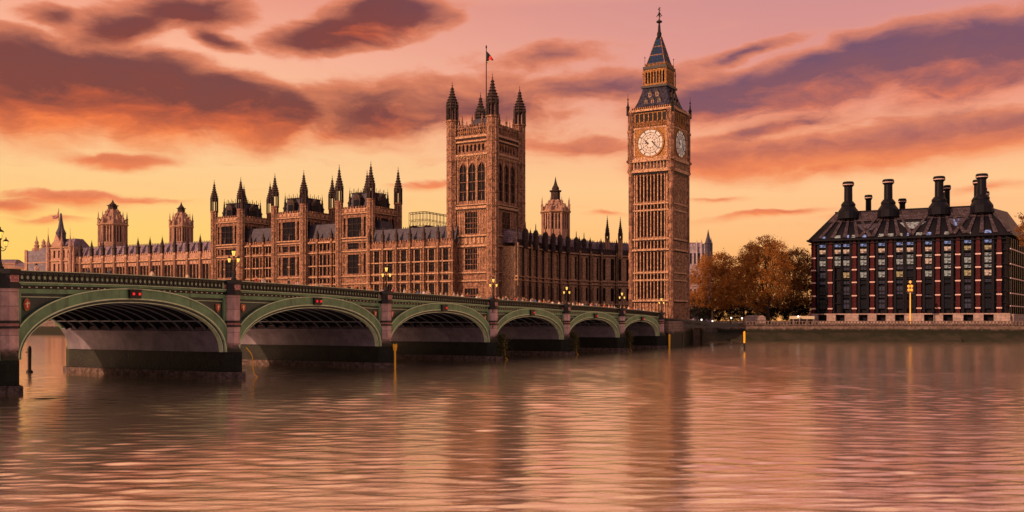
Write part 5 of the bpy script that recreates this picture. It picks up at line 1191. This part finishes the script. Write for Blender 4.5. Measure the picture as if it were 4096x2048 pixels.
m_ = MB(); m_.tube([(W*.86, 1, 3), (W*.86, 1, 5.2)], [.2, .3], 6); m_.build('funnel', ['redstone'], k_)
lrow = [(2712, 1287), (2741, 1284), (2806, 1279), (2850, 1284), (2871, 1262), (2886, 1262), (2925, 1272), (2968, 1273), (3036, 1216), (2945, 1219), (3180, 1285), (2860, 1272)]
base = None
def globe_lamp():
    t_ = thing('globe_lamp', '', 'street lamp', group='small globe lamps along the embankment')
    m_ = MB(); m_.lathe(0, 0, [(.12, 0), (.12, .3), (.06, .5), (.05, 2.4), (.1, 2.45)], 6); m_.build('post', ['iron'], t_)
    m_ = MB(); m_.lathe(0, 0, [(.08, 2.45), (.24, 2.6), (.3, 2.8), (.24, 3.0), (.08, 3.1)], 8); m_.build('globe', ['lamp_w'], t_); return t_
lamp_lab = ['globe lamp standing at the head of the river stairs', 'globe lamp at the right hand foot of the clock tower', 'globe lamp on the embankment under the left edge of the first tree', 'globe lamp under the middle of the first golden tree', None, None,
            'globe lamp left of the pale kiosk, under the gap between two trees', 'bright globe lamp just left of the pale kiosk', None, None, 'globe lamp beside the cream shelter', None]
for (x, y), lab in zip(lrow, lamp_lab):
    if not lab: continue
    Y = 353 if x > 2760 else 305
    base = globe_lamp() if base is None else copy_tree(base); base['label'] = lab
    base.location = (px(x, Y), Y+(0 if x < 3150 else -4), min(pz(y, Y)-2.8, 6.0) if x < 3150 else 5.7)
# ------------------------------------------------------------------ people on the bridge (one continuous skinned body each)
def skinmat(name, c): return mat(name, c, .7)
M['skin_a'] = skinmat('skin light', (.55, .32, .22)); M['skin_b'] = skinmat('skin brown', (.25, .13, .08))
cloth = {}
def cm(c):
    if c not in cloth: cloth[c] = mat('cloth %d' % len(cloth), c, .85)
    return cloth[c]
def person_mesh(seed, pose):
    rn = random.Random(seed); V, E, Rr = [], [], []
    def v(p, r, par=None):
        V.append(p); Rr.append(r)
        if par is not None: E.append((par, len(V)-1))
        return len(V)-1
    pel = v((0, 0, .95), .15); ch = v((0, .0, 1.22), .16, pel); nb = v((0, .01, 1.44), .13, ch); nk = v((0, .0, 1.53), .055, nb)
    h1 = v((0, -.015, 1.62), .085, nk); h2 = v((0, -.01, 1.72), .082, h1); v((0, -.11, 1.655), .018, h1)
    sw = .22 if pose == 'walk' else .03
    for sg in (-1, 1):
        hp = v((sg*.09, 0, .9), .1, pel); kn = v((sg*.1, -sg*sw*.6, .5), .068, hp); an = v((sg*.1, sg*sw*-.5+.05, .09), .042, kn); v((sg*.11, sg*sw*-.5-.11, .04), .038, an)
        sh = v((sg*.19, 0, 1.42), .062, nb)
        if pose == 'walk': el_ = v((sg*.25, sg*.12, 1.16), .045, sh); wr = v((sg*.25, sg*.2-.1, .93), .032, el_)
        elif pose == 'lean': el_ = v((sg*.27, -.12, 1.18), .045, sh); wr = v((sg*.16, -.36, 1.2), .032, el_)
        else: el_ = v((sg*.27, -.05, 1.18), .045, sh); wr = v((sg*.08, -.26, 1.4), .032, el_)
        pa_ = v(tuple(Vector(V[wr])+(Vector(V[wr])-Vector(V[el_])).normalized()*.07), .034, wr)
        d = (Vector(V[wr])-Vector(V[el_])).normalized(); side = d.cross(Vector((1, 0, 0))).normalized()
        for k in range(4): q = v(tuple(Vector(V[pa_])+d*(.035)+side*(.027-.018*k)), .0095, pa_); v(tuple(Vector(V[q])+d*(.05-.006*abs(k-1.5))+Vector((-sg*.012, 0, 0))), .008, q)
        q = v(tuple(Vector(V[wr])+d*.03+side*.045), .011, wr); v(tuple(Vector(V[q])+d*.035+side*.01), .009, q)
    me = bpy.data.meshes.new('person'); me.from_pydata(V, E, []); o = bpy.data.objects.new('tmp', me); COL.objects.link(o)
    md = o.modifiers.new('s', 'SKIN'); md.use_smooth_shade = True
    for i, r_ in enumerate(Rr): me.skin_vertices[0].data[i].radius = (r_, r_)
    me.skin_vertices[0].data[0].use_root = True
    o.modifiers.new('u', 'SUBSURF').levels = 1
    dg = bpy.context.evaluated_depsgraph_get(); ev = o.evaluated_get(dg); nm = bpy.data.meshes.new_from_object(ev); nm.name = 'person'
    bpy.data.objects.remove(o); return nm
def hair_mesh():
    m_ = MB(); m_.lathe(0, .015, [(.085, 1.62), (.105, 1.68), (.108, 1.74), (.095, 1.79), (.06, 1.83), (.01, 1.845)], 10); return m_
poses = ['walk', 'lean', 'photo']; bodies = {}
tops = [((.05, .05, .07), 'black coat'), ((.45, .04, .04), 'red jacket'), ((.55, .42, .3), 'beige coat'), ((.06, .09, .22), 'navy jacket'), ((.7, .62, .56), 'white top'), ((.7, .45, .42), 'pink coat'), ((.5, .2, .06), 'orange jacket'), ((.62, .52, .5), 'pale grey coat')]
pn = random.Random(5)
for pi, po in enumerate(poses):
    base_me = person_mesh(pi, po)
    for ti, (c, nme) in enumerate(tops):
        me = base_me.copy(); me.materials.clear()
        sk = 'skin_a' if (ti+pi) % 3 else 'skin_b'
        for q in (M[sk], cm(c), cm((.03, .03, .045) if ti % 2 else (.10, .09, .1))): me.materials.append(q)
        idx = []
        for p_ in me.polygons:
            z_ = p_.center.z; x_ = abs(p_.center.x); y_ = p_.center.y
            hand = (po == 'walk' and x_ > .2 and z_ < .93) or (po == 'lean' and y_ < -.36 and z_ > 1.1) or (po == 'photo' and y_ < -.25 and z_ > 1.3)
            idx.append(0 if z_ > 1.5 or hand else (1 if z_ > .86 else 2))
        me.polygons.foreach_set('material_index', idx); me.polygons.foreach_set('use_smooth', [True]*len(idx)); bodies[(pi, ti)] = me
hm_ = {c: hair_mesh().mesh('hair', [cm(c)]) for c in ((.03, .02, .015), (.16, .08, .03), (.35, .22, .1))}
where = ['above the first full arch', 'above the second arch', 'above the third arch', 'above the fourth arch', 'above the fifth arch', 'above the sixth arch by the clock tower']
used = set()
cnt = [5, 14, 28, 30, 24, 10]; posew = ['walking', 'leaning on parapet', 'holding up a camera']
for a in range(1, 7):
    n = cnt[a-1]
    for k in range(n):
        pos = 'left third' if k < n/3 else 'middle' if k < 2*n/3 else 'right third'
        while True:
            s = PS[a]+1.3+(PS[a+1]-PS[a]-2.6)*(k+pn.uniform(.15, .85))/n; pi = pn.randrange(3); ti = pn.randrange(len(tops))
            if (a, pos, pi, ti) not in used: break
        used.add((a, pos, pi, ti))
        y = .62 if pi == 1 else pn.uniform(.75, 2.2); v = bpt(s, y, ztop(s)-1.06)
        o = link('person', bodies[(pi, ti)]); o.location = v
        dirr = {0: BA+(R(90) if pn.random() < .5 else R(-90)), 1: BA, 2: BA+pn.uniform(-.5, .5)}[pi]; o.rotation_euler = (0, 0, dirr); sc_ = pn.uniform(.94, 1.05); o.scale = (sc_, sc_, sc_)
        link('hair', hm_[pn.choice(list(hm_))], o)
        tag(o, 'person in %s %s above %s bridge arch, %s' % (tops[ti][1], posew[pi], ['first', 'second', 'third', 'fourth', 'fifth', 'sixth'][a-1], pos), 'person', 'people on the bridge')
# ------------------------------------------------------------------ traffic on the bridge
def car(c, label):
    r = thing('parked_car', label, 'car', group='vehicles on the bridge'); r.name = 'car'
    b = MB(); prof = [(-2.1, .35), (-2.15, .75), (-2.0, .95), (-1.1, 1.02), (-.5, 1.42), (.9, 1.46), (1.55, 1.05), (2.1, .98), (2.15, .6), (2.1, .35)]
    n = len(prof)
    vs = []
    for yy, sc2 in ((-.88, .93), (-.8, 1.), (.8, 1.), (.88, .93)): vs += [(x*(.985 if sc2 < 1 else 1), yy*(1 if z_ < 1.1 else .86), .35+(z_-.35)*sc2) for x, z_ in prof]
    fs = [tuple(range(n-1, -1, -1)), tuple(3*n+i for i in range(n))]
    for q in range(3):
        for i in range(n): fs.append((q*n+i, q*n+(i+1) % n, (q+1)*n+(i+1) % n, (q+1)*n+i))
    b.add(vs, fs); b.build('body', [cm(c)], r)
    for yy in (-.80, .80):
        g_ = MB(); g_.xz([(-.95, 1.04), (-.48, 1.36), (.86, 1.39), (1.35, 1.06)], yy-.03, yy+.03); g_.build('window', ['glass'], r)
    g_ = MB(); g_.add([(-1.08, -.66, 1.04), (-1.08, .66, 1.04), (-.52, .6, 1.41), (-.52, -.6, 1.41)], [(0, 1, 2, 3)]); g_.build('windscreen', ['glass'], r)
    for x in (-1.35, 1.35):
        for yy in (-.84, .84):
            w_ = MB(FRM(x, yy, 0, .33) @ Matrix.Rotation(PI/2, 4, 'X')); w_.lathe(0, 0, [(.33, -.11), (.34, 0), (.33, .11)], 14); wh = w_.build('wheel', ['iron'], r)
            w_ = MB(FRM(x, yy, 0, .33) @ Matrix.Rotation(PI/2, 4, 'X')); w_.lathe(0, 0, [(.19, -.125), (.19, .125)], 10); w_.build('rim', ['rib'], wh)
    for yy in (-.62, .62):
        for x, mt, nm in ((-2.14, 'lamp_w', 'headlight'), (2.12, 'redlamp', 'tail_light')): l_ = MB(); l_.box(x-.05, x+.05, yy-.16, yy+.16, .68, .86); l_.build(nm, [mt], r)
    return r
cars = [(.12, 5.6, (.02, .02, .025), 1, 'black car with its roof over the parapet at the left bridge end'), (1.55, 6, (.3, .3, .32), 1, 'silver grey car on the bridge over the second arch'), (2.5, 5.8, (.35, .03, .03), 1, 'red car on the bridge over the third arch'),
        (3.55, 6.2, (.05, .07, .15), 0, 'dark blue car on the bridge over the fourth arch'), (5.35, 5.6, (.03, .03, .03), 0, 'dark car with lit red tail lights near the clock tower'), (4.6, 5.6, (.5, .48, .45), 1, 'cream car on the bridge over the fifth arch')]
for (q, y, c, way, lab) in cars:
    i = int(q); s = PS[i+1]+(PS[i+2]-PS[i+1])*(q-i); r = car(c, lab); v = bpt(s, y, ztop(s)-1.2); r.location = v; r.rotation_euler = (0, 0, BA+(PI if not way else 0))
bpy.data.orphans_purge(do_recursive=True) if hasattr(bpy.data, 'orphans_purge') else None
